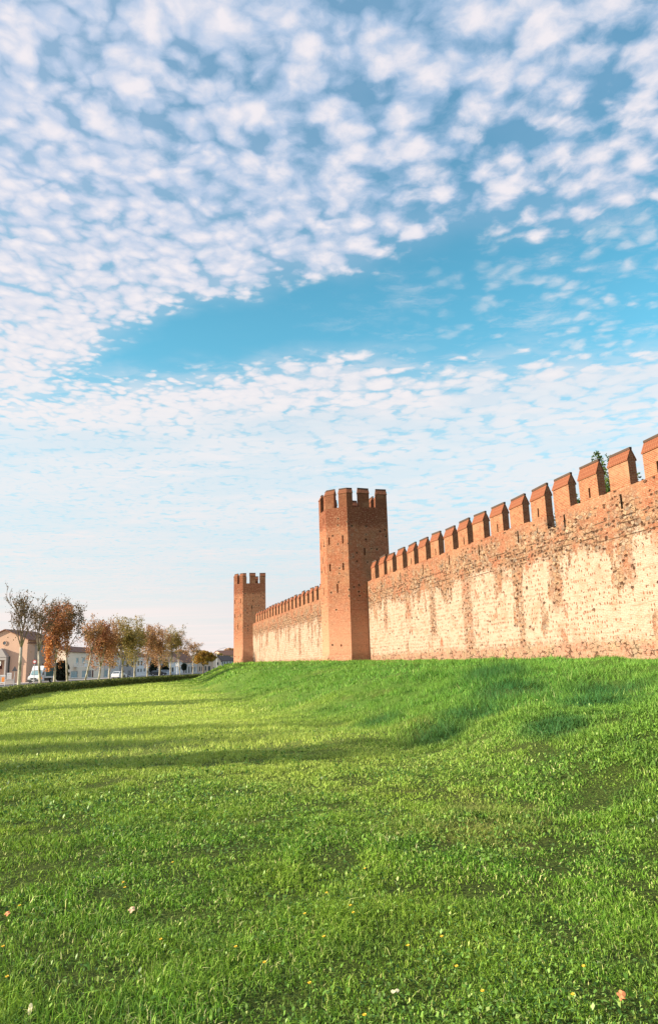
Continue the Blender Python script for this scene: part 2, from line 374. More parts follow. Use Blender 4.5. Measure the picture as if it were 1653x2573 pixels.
        c = t.mix(t.m('MULTIPLY', topd, .68), c, (.13, .04, .022))
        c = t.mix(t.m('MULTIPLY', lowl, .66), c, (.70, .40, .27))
        belt = t.m('MULTIPLY', t.ss(v, 6.9, 8.6), t.ss(v, 16.0, 15.2))
        q = t.m('MULTIPLY', t.ss(qd, .27, .19), t.m('GREATER_THAN', qc[0], t.m('SUBTRACT', .95, t.m('MULTIPLY', belt, .5))))
        halo = t.m('MULTIPLY', t.ss(qd, .42, .32), t.m('GREATER_THAN', qc[0], t.m('SUBTRACT', .95, t.m('MULTIPLY', belt, .33))))
        r = t.m('MULTIPLY', t.ss(rd, .24, .16), t.m('GREATER_THAN', rc[1], .86))
        c = t.mix(t.m('MULTIPLY', halo, .35), c, (.48, .38, .27))
        c = t.mix(t.m('MULTIPLY', r, .6), c, (.16, .06, .03))
        c = t.mix(t.m('MULTIPLY', q, .85), c, (.04, .02, .012))
        dark = q
        joints = t.ss(t.m('ABSOLUTE', t.m('SUBTRACT', t.m('FRACT', t.m('MULTIPLY', t.sep(uvw)[1], .86)), .5)), .475, .5)
        c = t.mix(t.m('MULTIPLY', joints, .3), c, (.12, .05, .03))
        c = t.mix(t.ss(v, 3.1, 2.3, 0, .5), c, stone)
        hgt = t.m('SUBTRACT', t.m('ADD', t.m('MULTIPLY', t.m('SUBTRACT', 1, bk.outputs[1]), .3), t.m('ADD', t.m('MULTIPLY', fin_, .3), t.m('MULTIPLY', mid, .5))), dark)
    spk = t.ss(t.noise(uv, 9, 6, .75), .54, .66)
    c = t.mix(t.m('MULTIPLY', spk, .62 if kind == 'tower' else t.m('SUBTRACT', .68, t.m('MULTIPLY', plaster, .38))), c, (.09, .038, .018))
    c = t.mix(t.ss(t.noise(t.vm('ADD', uv, (3, 8, 0)), 6, 5, .75), .50, .64, 0, .5), c, (.56, .41, .28))
    c = t.mix(t.ss(t.noise(t.vm('ADD', uv, (23, 8, 0)), 3.5, 6, .8), .55, .70, 0, .6 if kind == 'tower' else .4), c, (.15, .045, .022))
    if kind == 'tower': c = t.mix(1.0, c, (1.08, .94, .90), 'MULTIPLY')
    if kind == 'wall': c = t.mix(1.0, c, (.90, .86, .86), 'MULTIPLY')
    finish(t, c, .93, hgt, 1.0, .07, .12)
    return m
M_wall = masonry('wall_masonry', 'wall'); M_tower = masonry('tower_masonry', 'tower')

def brickmat(name, c1, c2, mo):
    m, t = newmat(name)
    uv = t.add('ShaderNodeUVMap', uv_map='UVMap').outputs[0]
    uvw = t.vm('ADD', uv, t.vm('SCALE', t.vm('SUBTRACT', t.noise(uv, 2.5, 3, out=1), (.5, .5, .5)), .03))
    bk = t.add('ShaderNodeTexBrick', {'Vector': uvw, 'Scale': 1.0, 'Mortar Size': .012, 'Mortar Smooth': .2, 'Brick Width': .27, 'Row Height': .085,
               'Color1': (*c1, 1), 'Color2': (*c2, 1), 'Mortar': (*mo, 1)})
    n = t.noise(uv, 3.2, 5, .65)
    c = t.mix(t.ss(n, .45, .75, 0, .6), bk.outputs[0], tuple(x*.45 for x in c1))
    c = t.mix(t.ss(t.noise(uv, .6, 3), .5, .75, 0, .4), c, (.42, .26, .16))
    finish(t, c, .93, t.m('SUBTRACT', t.m('MULTIPLY', n, .5), bk.outputs[1]), .8, .025, .15)
    return m
M_merlon = brickmat('merlon_brick', (.27, .085, .042), (.36, .15, .075), (.42, .28, .18))
M_tmerlon = brickmat('tower_merlon_brick', (.17, .045, .022), (.25, .085, .042), (.26, .15, .09))
def tilemat(name, c1, c2, uscale=5.0):
    m, t = newmat(name)
    uv = t.add('ShaderNodeUVMap', uv_map='UVMap').outputs[0]
    u, v, _ = t.sep(uv)
    wv = t.m('ABSOLUTE', t.m('SUBTRACT', t.m('FRACT', t.m('MULTIPLY', t.m('ADD', u, t.m('MULTIPLY', t.noise(uv, 3, 2), .05)), uscale)), .5))
    row = t.m('FRACT', t.m('MULTIPLY', v, 4.4))
    n = t.noise(uv, 6, 5, .65)
    c = t.mix(n, c1, c2)
    c = t.mix(t.m('MULTIPLY', t.ss(wv, .36, .48), .75), c, tuple(x*.45 for x in c1))
    c = t.mix(t.m('MULTIPLY', t.ss(row, .12, .0), .4), c, (.48, .27, .15))
    finish(t, c, .85, t.m('SUBTRACT', t.m('MULTIPLY', n, .3), t.m('MULTIPLY', wv, 1.6)), .8, .03, .2)
    return m
M_cap = tilemat('cap_tiles', (.20, .062, .032), (.29, .11, .055), 6.5)
M_tcap = tilemat('tower_cap_tiles', (.17, .06, .03), (.25, .10, .055), 6.5)
M_ridge = simple('ridge_tile', (.075, .05, .038), .95, .5, 9, bump=.02)
M_inside = simple('mortar_rubble', (.30, .19, .12), .95, .3, 5, bump=.03)

# ------------------------------------------------------------------ ground sheet
def axis(segs):
    out = []
    for a, b, st in segs: out += list(np.arange(a, b, st))
    return np.array(out+[segs[-1][1]])
gxs = axis([(-5000, -400, 900), (-400, -60, 40), (-60, -28, 4), (-28, -6, 1.1), (-6, 32, .42), (32, 60, 4), (60, 400, 50), (400, 5000, 900)])
gys = axis([(-1500, -60, 300), (-60, 0, 6), (0, 30, .42), (30, 80, .8), (80, 180, 1.6), (180, 400, 20), (400, 6000, 800)])
GX, GY = np.meshgrid(gxs, gys); GZ = H(GX, GY)
nx_, ny_ = len(gxs), len(gys)
me = bpy.data.meshes.new('ground')
idx = np.arange(nx_*ny_).reshape(ny_, nx_)
quads = np.stack([idx[:-1, :-1], idx[:-1, 1:], idx[1:, 1:], idx[1:, :-1]], -1).reshape(-1, 4)
me.from_pydata(np.stack([GX, GY, GZ], -1).reshape(-1, 3).tolist(), [], quads.tolist())
me.polygons.foreach_set('use_smooth', [True]*len(quads))
ground = link(bpy.data.objects.new('ground', me)); tag(ground, kind='structure')
SHADE_TUFTS = [(2.15, 15.2, .75), (3.1, 16.8, .9), (4.4, 18.6, 1.0), (5.2, 14.5, .8), (6.6, 17.0, 1.1), (1.2, 19.5, .8), (7.6, 13.2, .9), (5.0, 22.5, 1.2), (3.6, 12.0, .6)]
def turf_zones(t, geo):
    x_, y_, _ = t.sep(geo)
    lat_ = t.m('ADD', t.m('MULTIPLY', x_, float(NN[0])), t.m('MULTIPLY', y_, float(NN[1])))
    s_ = t.m('ADD', t.m('MULTIPLY', x_, float(DW[0])), t.m('MULTIPLY', y_, float(DW[1])))
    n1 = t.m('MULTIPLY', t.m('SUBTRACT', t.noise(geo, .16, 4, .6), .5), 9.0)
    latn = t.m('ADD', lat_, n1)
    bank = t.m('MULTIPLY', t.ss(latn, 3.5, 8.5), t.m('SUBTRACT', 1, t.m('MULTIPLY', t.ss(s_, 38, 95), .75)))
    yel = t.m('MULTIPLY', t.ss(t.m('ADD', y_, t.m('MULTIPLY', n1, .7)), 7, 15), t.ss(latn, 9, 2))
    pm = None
    for (a_, b_, r_) in SHADE_TUFTS:       # crease shade and tree shadow painted as darker, bluer turf; blades longer here
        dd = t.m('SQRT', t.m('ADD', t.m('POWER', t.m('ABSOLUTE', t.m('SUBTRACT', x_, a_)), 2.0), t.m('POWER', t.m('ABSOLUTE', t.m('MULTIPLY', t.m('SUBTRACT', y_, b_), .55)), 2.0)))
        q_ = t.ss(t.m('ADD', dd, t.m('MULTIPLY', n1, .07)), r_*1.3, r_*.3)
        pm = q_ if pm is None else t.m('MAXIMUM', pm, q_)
    return bank, yel, pm
m, t = newmat('turf')
geo = t.add('ShaderNodeNewGeometry').outputs['Position']
a = t.noise(geo, .35, 5, .6); b = t.noise(geo, 3.0, 5, .7); c3 = t.noise(geo, 28, 4, .7)
col = t.mix(t.ss(a, .35, .65), (.12, .19, .032), (.21, .29, .035))
col = t.mix(t.ss(b, .4, .7, 0, .75), col, (.045, .085, .018))
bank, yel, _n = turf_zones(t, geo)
col = t.mix(t.m('MULTIPLY', yel, .85), col, (.42, .49, .11))
col = t.mix(t.m('MULTIPLY', bank, .85), col, (.095, .21, .032))
col = t.mix(t.m('MULTIPLY', _n, .8), col, (.035, .10, .035))  # painted shade in the crease of the bank
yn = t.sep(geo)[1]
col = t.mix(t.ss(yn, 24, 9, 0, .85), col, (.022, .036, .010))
dry = t.m('MULTIPLY', t.ss(t.noise(t.vm('ADD', geo, (31, 3, 0)), .22, 5, .65), .56, .68), t.ss(t.sep(geo)[0], -4, 1))
col = t.mix(t.m('MULTIPLY', dry, .6), col, (.22, .17, .07))
col = t.mix(t.ss(c3, .35, .7, 0, .5), col, (.20, .27, .05))
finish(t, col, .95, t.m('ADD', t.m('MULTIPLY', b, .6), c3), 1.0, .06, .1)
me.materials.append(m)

# ------------------------------------------------------------------ grass
m, t = newmat('grass_blade')
gi = t.add('ShaderNodeNewGeometry'); geo = gi.outputs['Position']; rnd = gi.outputs['Random Per Island']
a = t.noise(geo, .30, 4, .6); b = t.noise(geo, 1.7, 4, .65)
c = t.ramp(rnd, [(0, (.016, .055, .010)), (.3, (.080, .245, .024)), (.66, (.200, .450, .042)), (.90, (.45, .65, .14)), (.965, (.70, .68, .28)), (1, (.80, .76, .44))])
c = t.mix(t.ss(a, .38, .62, 0, .55), c, (.30, .42, .045))
c = t.mix(t.ss(b, .46, .72, 0, .6), c, (.075, .165, .040))
xx, yy, _ = t.sep(geo)
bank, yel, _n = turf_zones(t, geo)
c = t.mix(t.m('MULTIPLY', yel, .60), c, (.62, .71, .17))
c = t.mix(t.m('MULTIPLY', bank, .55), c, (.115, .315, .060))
c = t.mix(t.m('MULTIPLY', _n, .85), c, (.028, .130, .045))  # same painted crease shade on the blades
c = t.mix(t.m('MULTIPLY', t.m('MULTIPLY', bank, t.ss(b, .5, .66)), .6), c, (.030, .085, .022))
c = t.mix(t.m('MULTIPLY', t.ss(t.noise(t.vm('ADD', geo, (31, 3, 0)), .22, 5, .65), .56, .68), t.m('MULTIPLY', t.ss(xx, -4, 1), .5)), c, (.30, .25, .09))
d = t.add('ShaderNodeBsdfPrincipled', {'Base Color': c, 'Roughness': .6, 'Specular IOR Level': .12})
tr = t.add('ShaderNodeBsdfTranslucent', {'Color': t.mix(.5, c, (.30, .42, .03))})
mx = t.add('ShaderNodeMixShader', {0: .22, 1: d.outputs[0], 2: tr.outputs[0]})
t.l.new(mx.outputs[0], t.add('ShaderNodeOutputMaterial').inputs[0])
M_grass = m
def tri_mesh(name, V, tris, mat, quads=None):
    me = bpy.data.meshes.new(name)
    me.vertices.add(len(V)); me.vertices.foreach_set('co', V.astype(np.float32).ravel())
    nt = len(tris); nq = 0 if quads is None else len(quads)
    lv = tris.ravel() if nq == 0 else np.concatenate([tris.ravel(), quads.ravel()])
    me.loops.add(len(lv)); me.loops.foreach_set('vertex_index', lv.astype(np.int32))
    me.polygons.add(nt+nq)
    st = np.concatenate([np.arange(nt)*3, nt*3+np.arange(nq)*4]).astype(np.int32)
    me.polygons.foreach_set('loop_start', st)
    me.update(calc_edges=True); me.materials.append(mat)
    return link(bpy.data.objects.new(name, me))
def excl(X, Y):      # keep grass out of the walls and the street
    s = X*DW[0]+Y*DW[1]; lat = X*NN[0]+Y*NN[1]
    ok = (lat < L0-.02)
    for s0 in (67.2, 135.9):
        c_ = (s > s0-.1) & (s < s0+6.2) & (lat > 19.4)
        ok &= ~c_
    hx = np.interp(Y, [h[1] for h in HEDGE], [h[0] for h in HEDGE])
    ok &= X > hx-.1
    return ok
HEDGE = [(-17.2, -10), (-17.0, 20), (-17.4, 34), (-19.6, 41.8), (-22.0, 50.9), (-23.8, 59.1), (-24.6, 69.4), (-24.3, 82), (-23.6, 97), (-21.4, 117), (-19.5, 135), (-18, 150)]
rings = [(1.2, 2.6, 5000, .0055, .045), (2.6, 5.5, 9000, .0046, .044), (5.5, 9, 4600, .0070, .044), (9, 15, 1900, .0115, .048), (15, 27, 480, .022, .060), (27, 55, 120, .040, .070), (55, 95, 26, .08, .08), (95, 150, 8, .15, .10)]
VV = []; TT = []; QQ = []; base = 0
for r0, r1, dens_, bw, bh in rings:
    half = math.radians(64) if r1 < 30 else math.radians(38)
    area = half*(r1*r1-r0*r0); n = int(area*dens_)
    rr = np.sqrt(rng.random(n)*(r1*r1-r0*r0)+r0*r0); th = (rng.random(n)*2-1)*half
    X = rr*np.sin(th); Y = rr*np.cos(th)
    # clumping: rejection on noise
    cl = vnoise(X*2.3+40, Y*2.3)+vnoise(X*5.1, Y*5.1+7)*.7
    keep = excl(X, Y) & (rng.random(n) < np.clip(.76+cl*1.2, .14, 1))
    wide = np.abs(th) > math.radians(34); keep &= ~wide | (rng.random(n) < .5)
    dryn = vnoise(X*.25+31, Y*.25+3)
    keep &= ~((dryn > .28) & (rng.random(n) < .3))
    X = X[keep]; Y = Y[keep]; cl = cl[keep]; wide = wide[keep]; n = len(X)
    big = vnoise(X*.55+3, Y*.5+11)
    hh = bh*(.55+.75*rng.random(n))*(1+cl*.75)*(1+np.clip(big, 0, 1)*1.4)*(1+.7*np.clip((X*NN[0]+Y*NN[1]-5)/4, 0, 1))
    for (a_, b_, r_) in SHADE_TUFTS: hh *= 1+.9*np.exp(-((X-a_)**2+((Y-b_)*.55)**2)/(r_*r_))
    tall = rng.random(n) < .02; hh[tall] *= 1.7
    ww = bw*(.6+.8*rng.random(n))*np.where(wide, 1.5, 1)
    Z = H(X, Y)-.01
    az = rng.random(n)*2*np.pi
    lean = .2+1.3*rng.random(n)**1.4
    la = rng.random(n)*2*np.pi+0*az
    la = la                          # slight prevailing lean
    wx, wy = np.cos(az)*ww/2, np.sin(az)*ww/2
    lx, ly = np.cos(la)*hh*lean, np.sin(la)*hh*lean
    P0 = np.stack([X-wx, Y-wy, Z], -1); P1 = np.stack([X+wx, Y+wy, Z], -1)
    if r1 <= 15:
        A = np.stack([X-wx*.85+lx*.3, Y-wy*.85+ly*.3, Z+hh*.6], -1); B = np.stack([X+wx*.85+lx*.3, Y+wy*.85+ly*.3, Z+hh*.6], -1)
        Tp = np.stack([X+lx, Y+ly, Z+hh*(1-.3*np.minimum(lean, 1.3))], -1)
        V = np.stack([P0, P1, B, A, Tp], 1).reshape(-1, 3); i = base+np.arange(n)*5
        QQ.append(np.stack([i, i+1, i+2, i+3], -1)); TT.append(np.stack([i+3, i+2, i+4], -1)); base += n*5
    else:
        Tp = np.stack([X+lx*.8, Y+ly*.8, Z+hh], -1)
        V = np.stack([P0, P1, Tp], 1).reshape(-1, 3); i = base+np.arange(n)*3
        TT.append(np.stack([i, i+1, i+2], -1)); base += n*3
    VV.append(V)
# longer uncut grass along the foot of the wall
n = 26000
s_ = 5+61*rng.random(n)**1.1; la_ = L0-.03-np.abs(rng.normal(size=n))*.22
far_ = rng.random(n) < .3; s_[far_] = 74+60*rng.random(far_.sum())
X = s_*DW[0]+la_*NN[0]; Y = s_*DW[1]+la_*NN[1]; kk = vnoise(s_*1.3, s_*0+4) > -.12; X, Y, s_, la_ = X[kk], Y[kk], s_[kk], la_[kk]; n = len(X)
hh = (.07+.17*rng.random(n))*(1+vnoise(s_*.8, s_*0)*1.4); Z = H(X, Y)-.02; az = rng.random(n)*6.28; ww = .012+.014*rng.random(n)*np.clip(s_/30, 1, 3)
wx, wy = np.cos(az)*ww, np.sin(az)*ww; lx = rng.normal(size=n)*hh*.3; ly = rng.normal(size=n)*hh*.3
VV.append(np.stack([np.stack([X-wx, Y-wy, Z], -1), np.stack([X+wx, Y+wy, Z], -1), np.stack([X+lx, Y+ly, Z+hh], -1)], 1).reshape(-1, 3)); i = base+np.arange(n)*3
TT.append(np.stack([i, i+1, i+2], -1)); base += n*3
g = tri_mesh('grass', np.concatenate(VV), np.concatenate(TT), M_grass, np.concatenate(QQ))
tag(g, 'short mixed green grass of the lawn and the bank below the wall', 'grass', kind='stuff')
# broad weed leaves
def weeds(name, n, label):
    # small broad leaves at every tilt, growing in patches between the blades
    rr = 2.6+19*rng.random(n)**1.5; th = (rng.random(n)*2-1)*.85
    cx = rr*np.sin(th); cy = rr*np.cos(th)
    cl = vnoise(cx*.9+70, cy*.9)+.6*vnoise(cx*3, cy*3)
    k = (cl > -.25+.75*rng.random(n)) & (rng.random(n) > (rr-8)/15) & excl(cx, cy); cx, cy, cl, rr = cx[k], cy[k], cl[k], rr[k]; n = len(cx)
    z = H(cx, cy)+.008+rng.random(n)**1.3*(.045+.03*np.clip(cl, 0, 1))
    C = np.stack([cx, cy, z], -1); az = rng.random(n)*2*np.pi; up = rng.random(n)*1.45
    d1 = np.stack([np.cos(az)*np.cos(up), np.sin(az)*np.cos(up), np.sin(up)], -1)
    d2 = np.stack([-np.sin(az), np.cos(az), rng.normal(size=n)*.35], -1)
    L = (.016+.026*rng.random(n)**2)*np.clip(rr/5, 1, 2.0); L = L[:, None]; Wd = L*(.13+.17*rng.random(n))[:, None]
    a = C; b1 = C+d1*L*.45+d2*Wd; b2 = C+d1*L*.45-d2*Wd; tip = C+d1*L-np.array([0, 0, 1])*L*.2
    V = np.stack([a, b1, tip, b2], 1).reshape(-1, 3); q = np.arange(n)*4
    o = tri_mesh(name, V, np.zeros((0, 3), int), M_weed, np.stack([q, q+1, q+2, q+3], -1)); tag(o, label, 'weeds', kind='stuff')
m, t = newmat('weed_leaf')
rnd = t.add('ShaderNodeNewGeometry').outputs['Random Per Island']
c = t.ramp(rnd, [(0, (.035, .095, .015)), (.45, (.13, .29, .035)), (.92, (.30, .50, .09)), (1, (.52, .62, .20))])
d = t.add('ShaderNodeBsdfPrincipled', {'Base Color': c, 'Roughness': .45, 'Specular IOR Level': .35})
tr = t.add('ShaderNodeBsdfTranslucent', {'Color': c})
t.l.new(t.add('ShaderNodeMixShader', {0: .3, 1: d.outputs[0], 2: tr.outputs[0]}).outputs[0], t.add('ShaderNodeOutputMaterial').inputs[0]); M_weed = m
weeds('broadleaf_weeds', 215000, 'broad leaved weeds and clover growing low among the foreground grass')

# ------------------------------------------------------------------ castle
def perim(path):
    """path of 2D (s,lat) points -> function distance -> (point, outward normal)"""
    seg = []
    for a, b in zip(path[:-1], path[1:]): seg.append(math.hypot(b[0]-a[0], b[1]-a[1]))
    return seg
def offset_path(pts, d):
    """inner offset of an open (s,lat) polyline, interior on the +lat / left side given orientation sign"""
    out = []
    for k in range(len(pts)):
        ns = []
        if k > 0: ns.append(_nrm(pts[k-1], pts[k]))
        if k < len(pts)-1: ns.append(_nrm(pts[k], pts[k+1]))
        nx = sum(n[0] for n in ns)/len(ns); ny = sum(n[1] for n in ns)/len(ns)
        l2 = nx*nx+ny*ny
        out.append((pts[k][0]+nx/l2*d, pts[k][1]+ny/l2*d))
    return out
def _nrm(a, b):   # interior normal of an edge
    dx_, dy_ = b[0]-a[0], b[1]-a[1]; l = math.hypot(dx_, dy_)
    return (dy_/l, -dx_/l)
def subpath(path, a, b):
    out = []; acc = 0
    for p, q in zip(path[:-1], path[1:]):
        l = math.hypot(q[0]-p[0], q[1]-p[1]); lo_, hi_ = max(a, acc), min(b, acc+l)
        if hi_ > lo_+1e-6:
            for dd in (lo_, hi_):
                f = (dd-acc)/l; pt = (p[0]+(q[0]-p[0])*f, p[1]+(q[1]-p[1])*f)
                if not out or math.hypot(out[-1][0]-pt[0], out[-1][1]-pt[1]) > 1e-4: out.append(pt)
        acc += l
    return out
def merlon(parent, origin, pts, z0, ze, zr, thick, mb_mat, cap_mat, slot=False, jit=.0):
    """pts: outer (s,lat) polyline. brick body up to the eave with a gabled tile cap"""
    if len(pts) == 2:
        q_ = random.uniform(-.05, .05); r_2 = random.uniform(-.05, .05); pts = [(pts[0][0]+q_, pts[0][1]), (pts[1][0]+r_2, pts[1][1])] if abs(pts[0][1]-pts[1][1]) < 1e-6 else pts
    inn = offset_path(pts, thick); mid = offset_path(pts, thick*.5)
    mb = MB(); n = len(pts)
    j = lambda: random.uniform(-jit, jit)
    ze0, ze1 = ze+j(), ze+j()
    zE = [ze0+(ze1-ze0)*k/(n-1) for k in range(n)]
    zR = [z-ze+zr for z in zE]
    if slot and n == 2:
        A = W(*pts[0], 0)[:2]; B = W(*pts[1], 0)[:2]; U = math.hypot(B[0]-A[0], B[1]-A[1]); tt = ((B[0]-A[0])/U, (B[1]-A[1])/U)
        o1 = W(*inn[0], 0); nr = (-(o1[0]-A[0])/thick, -(o1[1]-A[1])/thick)
        c_ = U*random.uniform(.4, .6)
        panel(mb, A, tt, nr, U, z0, min(zE), [(c_-.07, c_+.07, z0+.08, z0+.62)], .34)
        if abs(zE[0]-zE[1]) > 1e-4:
            k0, k1 = W(*pts[0], min(zE)), W(*pts[1], min(zE))
            mb.face([k0, k1, W(*pts[1], zE[1])] if zE[1] > zE[0] else [k0, k1, W(*pts[0], zE[0])])
    else:
        for k in range(n-1): mb.face([W(*pts[k+1], z0), W(*pts[k], z0), W(*pts[k], zE[k]), W(*pts[k+1], zE[k+1])])
    for k in range(n-1): mb.face([W(*inn[k], z0), W(*inn[k+1], z0), W(*inn[k+1], zE[k+1]), W(*inn[k], zE[k])])
    for k, sg in ((0, 1), (n-1, -1)):
        f = [W(*pts[k], z0), W(*inn[k], z0), W(*inn[k], zE[k]), W(*mid[k], zR[k]), W(*pts[k], zE[k])]
        mb.face(f if sg < 0 else f[::-1])
    mb.face([W(*p, z0) for p in pts]+[W(*p, z0) for p in inn[::-1]])
    body = mb.build('merlon', mb_mat, parent, origin)
    # cap: two tiled slopes, a little proud at the eaves and ends
    cb = MB(); lip = .045; th = .06
    P_ = list(pts)
    dx_, dy_ = pts[1][0]-pts[0][0], pts[1][1]-pts[0][1]; l = math.hypot(dx_, dy_); P_[0] = (pts[0][0]-dx_/l*.03, pts[0][1]-dy_/l*.03)
    dx_, dy_ = pts[-1][0]-pts[-2][0], pts[-1][1]-pts[-2][1]; l = math.hypot(dx_, dy_); P_[-1] = (pts[-1][0]+dx_/l*.03, pts[-1][1]+dy_/l*.03)
    oo = offset_path(P_, -lip); ii = offset_path(P_, thick+lip); rr_ = offset_path(P_, thick*.5)
    for k in range(n-1):
        for e in (oo, ii):
            b_ = [W(*e[k], zE[k]-.05), W(*e[k+1], zE[k+1]-.05), W(*rr_[k+1], zR[k+1]+.0), W(*rr_[k], zR[k]+.0)]
            t_ = [W(*e[k], zE[k]+.02), W(*e[k+1], zE[k+1]+.02), W(*rr_[k+1], zR[k+1]+th+.02), W(*rr_[k], zR[k]+th+.02)]
            cb.hexa(b_, t_)
    for k in range(n-1):      # weathered ridge tiles
        dx_, dy_ = rr_[k+1][0]-rr_[k][0], rr_[k+1][1]-rr_[k][1]; l = math.hypot(dx_, dy_); ox, oy = -dy_/l*.07, dx_/l*.07
        q = [(rr_[k][0]-ox, rr_[k][1]-oy), (rr_[k+1][0]-ox, rr_[k+1][1]-oy), (rr_[k+1][0]+ox, rr_[k+1][1]+oy), (rr_[k][0]+ox, rr_[k][1]+oy)]
        zz_ = [zR[k], zR[k+1], zR[k+1], zR[k]]
        cb.hexa([W(*q[i_], zz_[i_]-.02) for i_ in range(4)], [W(*q[i_], zz_[i_]+.105+random.uniform(-.012, .012)) for i_ in range(4)], 1)
    cb.build('tile_cap', [cap_mat, M_ridge], body, origin)   # sub-part, same origin as its parent's parent
    return body

def curtain(name, label, segs, s_lo, s_hi, deep=None, slots_below=True, z_lo=.8, jit=.035):
    org = W((s_lo+s_hi)/2, L0, 1.6)
    root = empty(name, org, label, 'wall')
    mb = MB(); TH = 1.1; ztop = 9.80
    marks = []   # columns: (s0,s1,top,holes)
    segs = sorted([(min(a, b), max(a, b)) for a, b in segs])
    edges = [s_lo]
    for a, b in segs: edges += [a, b]
    edges += [s_hi]
    for k in range(len(edges)-1):
        a, b = edges[k], edges[k+1]; is_m = (k % 2 == 1)
        top = ztop
        holes = []
        if is_m:
            if ((k-1)//2) % 2 == 0: c_ = (a+b)/2+random.uniform(-.15, .15); holes = [(c_-a-.075, c_-a+.075, 8.75, 9.5)]
            marks.append((a, b, top, holes))
        else:
            n = max(1, int(round((b-a)/.32))) if b-a < 3 else max(1, int((b-a)/1.2))
            for q in range(n):
                tp = ztop+random.uniform(-.05, .03)
                if deep and a < deep < b: tp = 8.98+random.uniform(-.06, .06)
                marks.append((a+(b-a)*q/n, a+(b-a)*(q+1)/n, tp, []))
    for a, b, tp, holes in marks:
        A = W(a, L0, 0)[:2]
        panel(mb, A, DW, -NN, b-a, z_lo, tp, holes, .5)
        for P_ in ((a, 1), (b, -1)):
            f = [W(P_[0], L0, 8.6), W(P_[0], L0+.5, 8.6), W(P_[0], L0+.5, tp), W(P_[0], L0, tp)]
            mb.face(f if P_[1] > 0 else f[::-1])
        mb.face([W(a, L0, tp), W(a, L0+.5, tp), W(b, L0+.5, tp), W(b, L0, tp)][::-1])
        mb.face([W(a, L0+.5, 8.6), W(a, L0+.5, tp), W(b, L0+.5, tp), W(b, L0+.5, 8.6)][::-1])
    mb.face([W(s_lo, L0+.5, 8.6), W(s_hi, L0+.5, 8.6), W(s_hi, L0+TH+.6, 8.6), W(s_lo, L0+TH+.6, 8.6)])
    mb.face([W(s_lo, L0+TH+.6, z_lo), W(s_lo, L0+TH+.6, 8.6), W(s_hi, L0+TH+.6, 8.6), W(s_hi, L0+TH+.6, z_lo)])
    for s_ in (s_lo, s_hi): mb.face([W(s_, L0, z_lo), W(s_, L0+TH+.6, z_lo), W(s_, L0+TH+.6, 8.6), W(s_, L0, 8.6)])
    mb.build('wall_body', M_wall, root, org)
    for k, (a, b) in enumerate(segs):
        merlon(root, org, [(b, L0), (a, L0)], 9.79, 11.04+random.uniform(-.05, .05), 11.62+random.uniform(-.05, .06), .46, M_merlon, M_cap, slot=(k % 2 == 1), jit=jit)
    return root
meas = [(65.9, 64.8), (63.6, 62.2), (61.4, 59.9), (58.9, 57.4), (56.3, 54.8), (53.85, 52.3), (51.35, 49.75), (48.75, 47.3), (46.35, 44.8), (44.0, 42.4), (41.45, 39.85), (38.9, 37.35), (36.45, 34.9), (34.05, 32.5), (31.6, 30.1), (29.1, 27.6), (26.6, 25.05)]
segs = list(meas)+[(24.1-2.47*k, 22.6-2.47*k) for k in range(9)]
curtain('castle_wall', 'long crenellated castle wall on the right with pale plaster and large gabled merlons', segs, -6, 67.2, deep=34.5)
segs2 = [(75.2+2.42*k, 76.6+2.42*k) for k in range(24)]
curtain('castle_wall', 'distant stretch of crenellated wall running between the two brick towers', segs2, 73.3, 136.0, jit=.10)

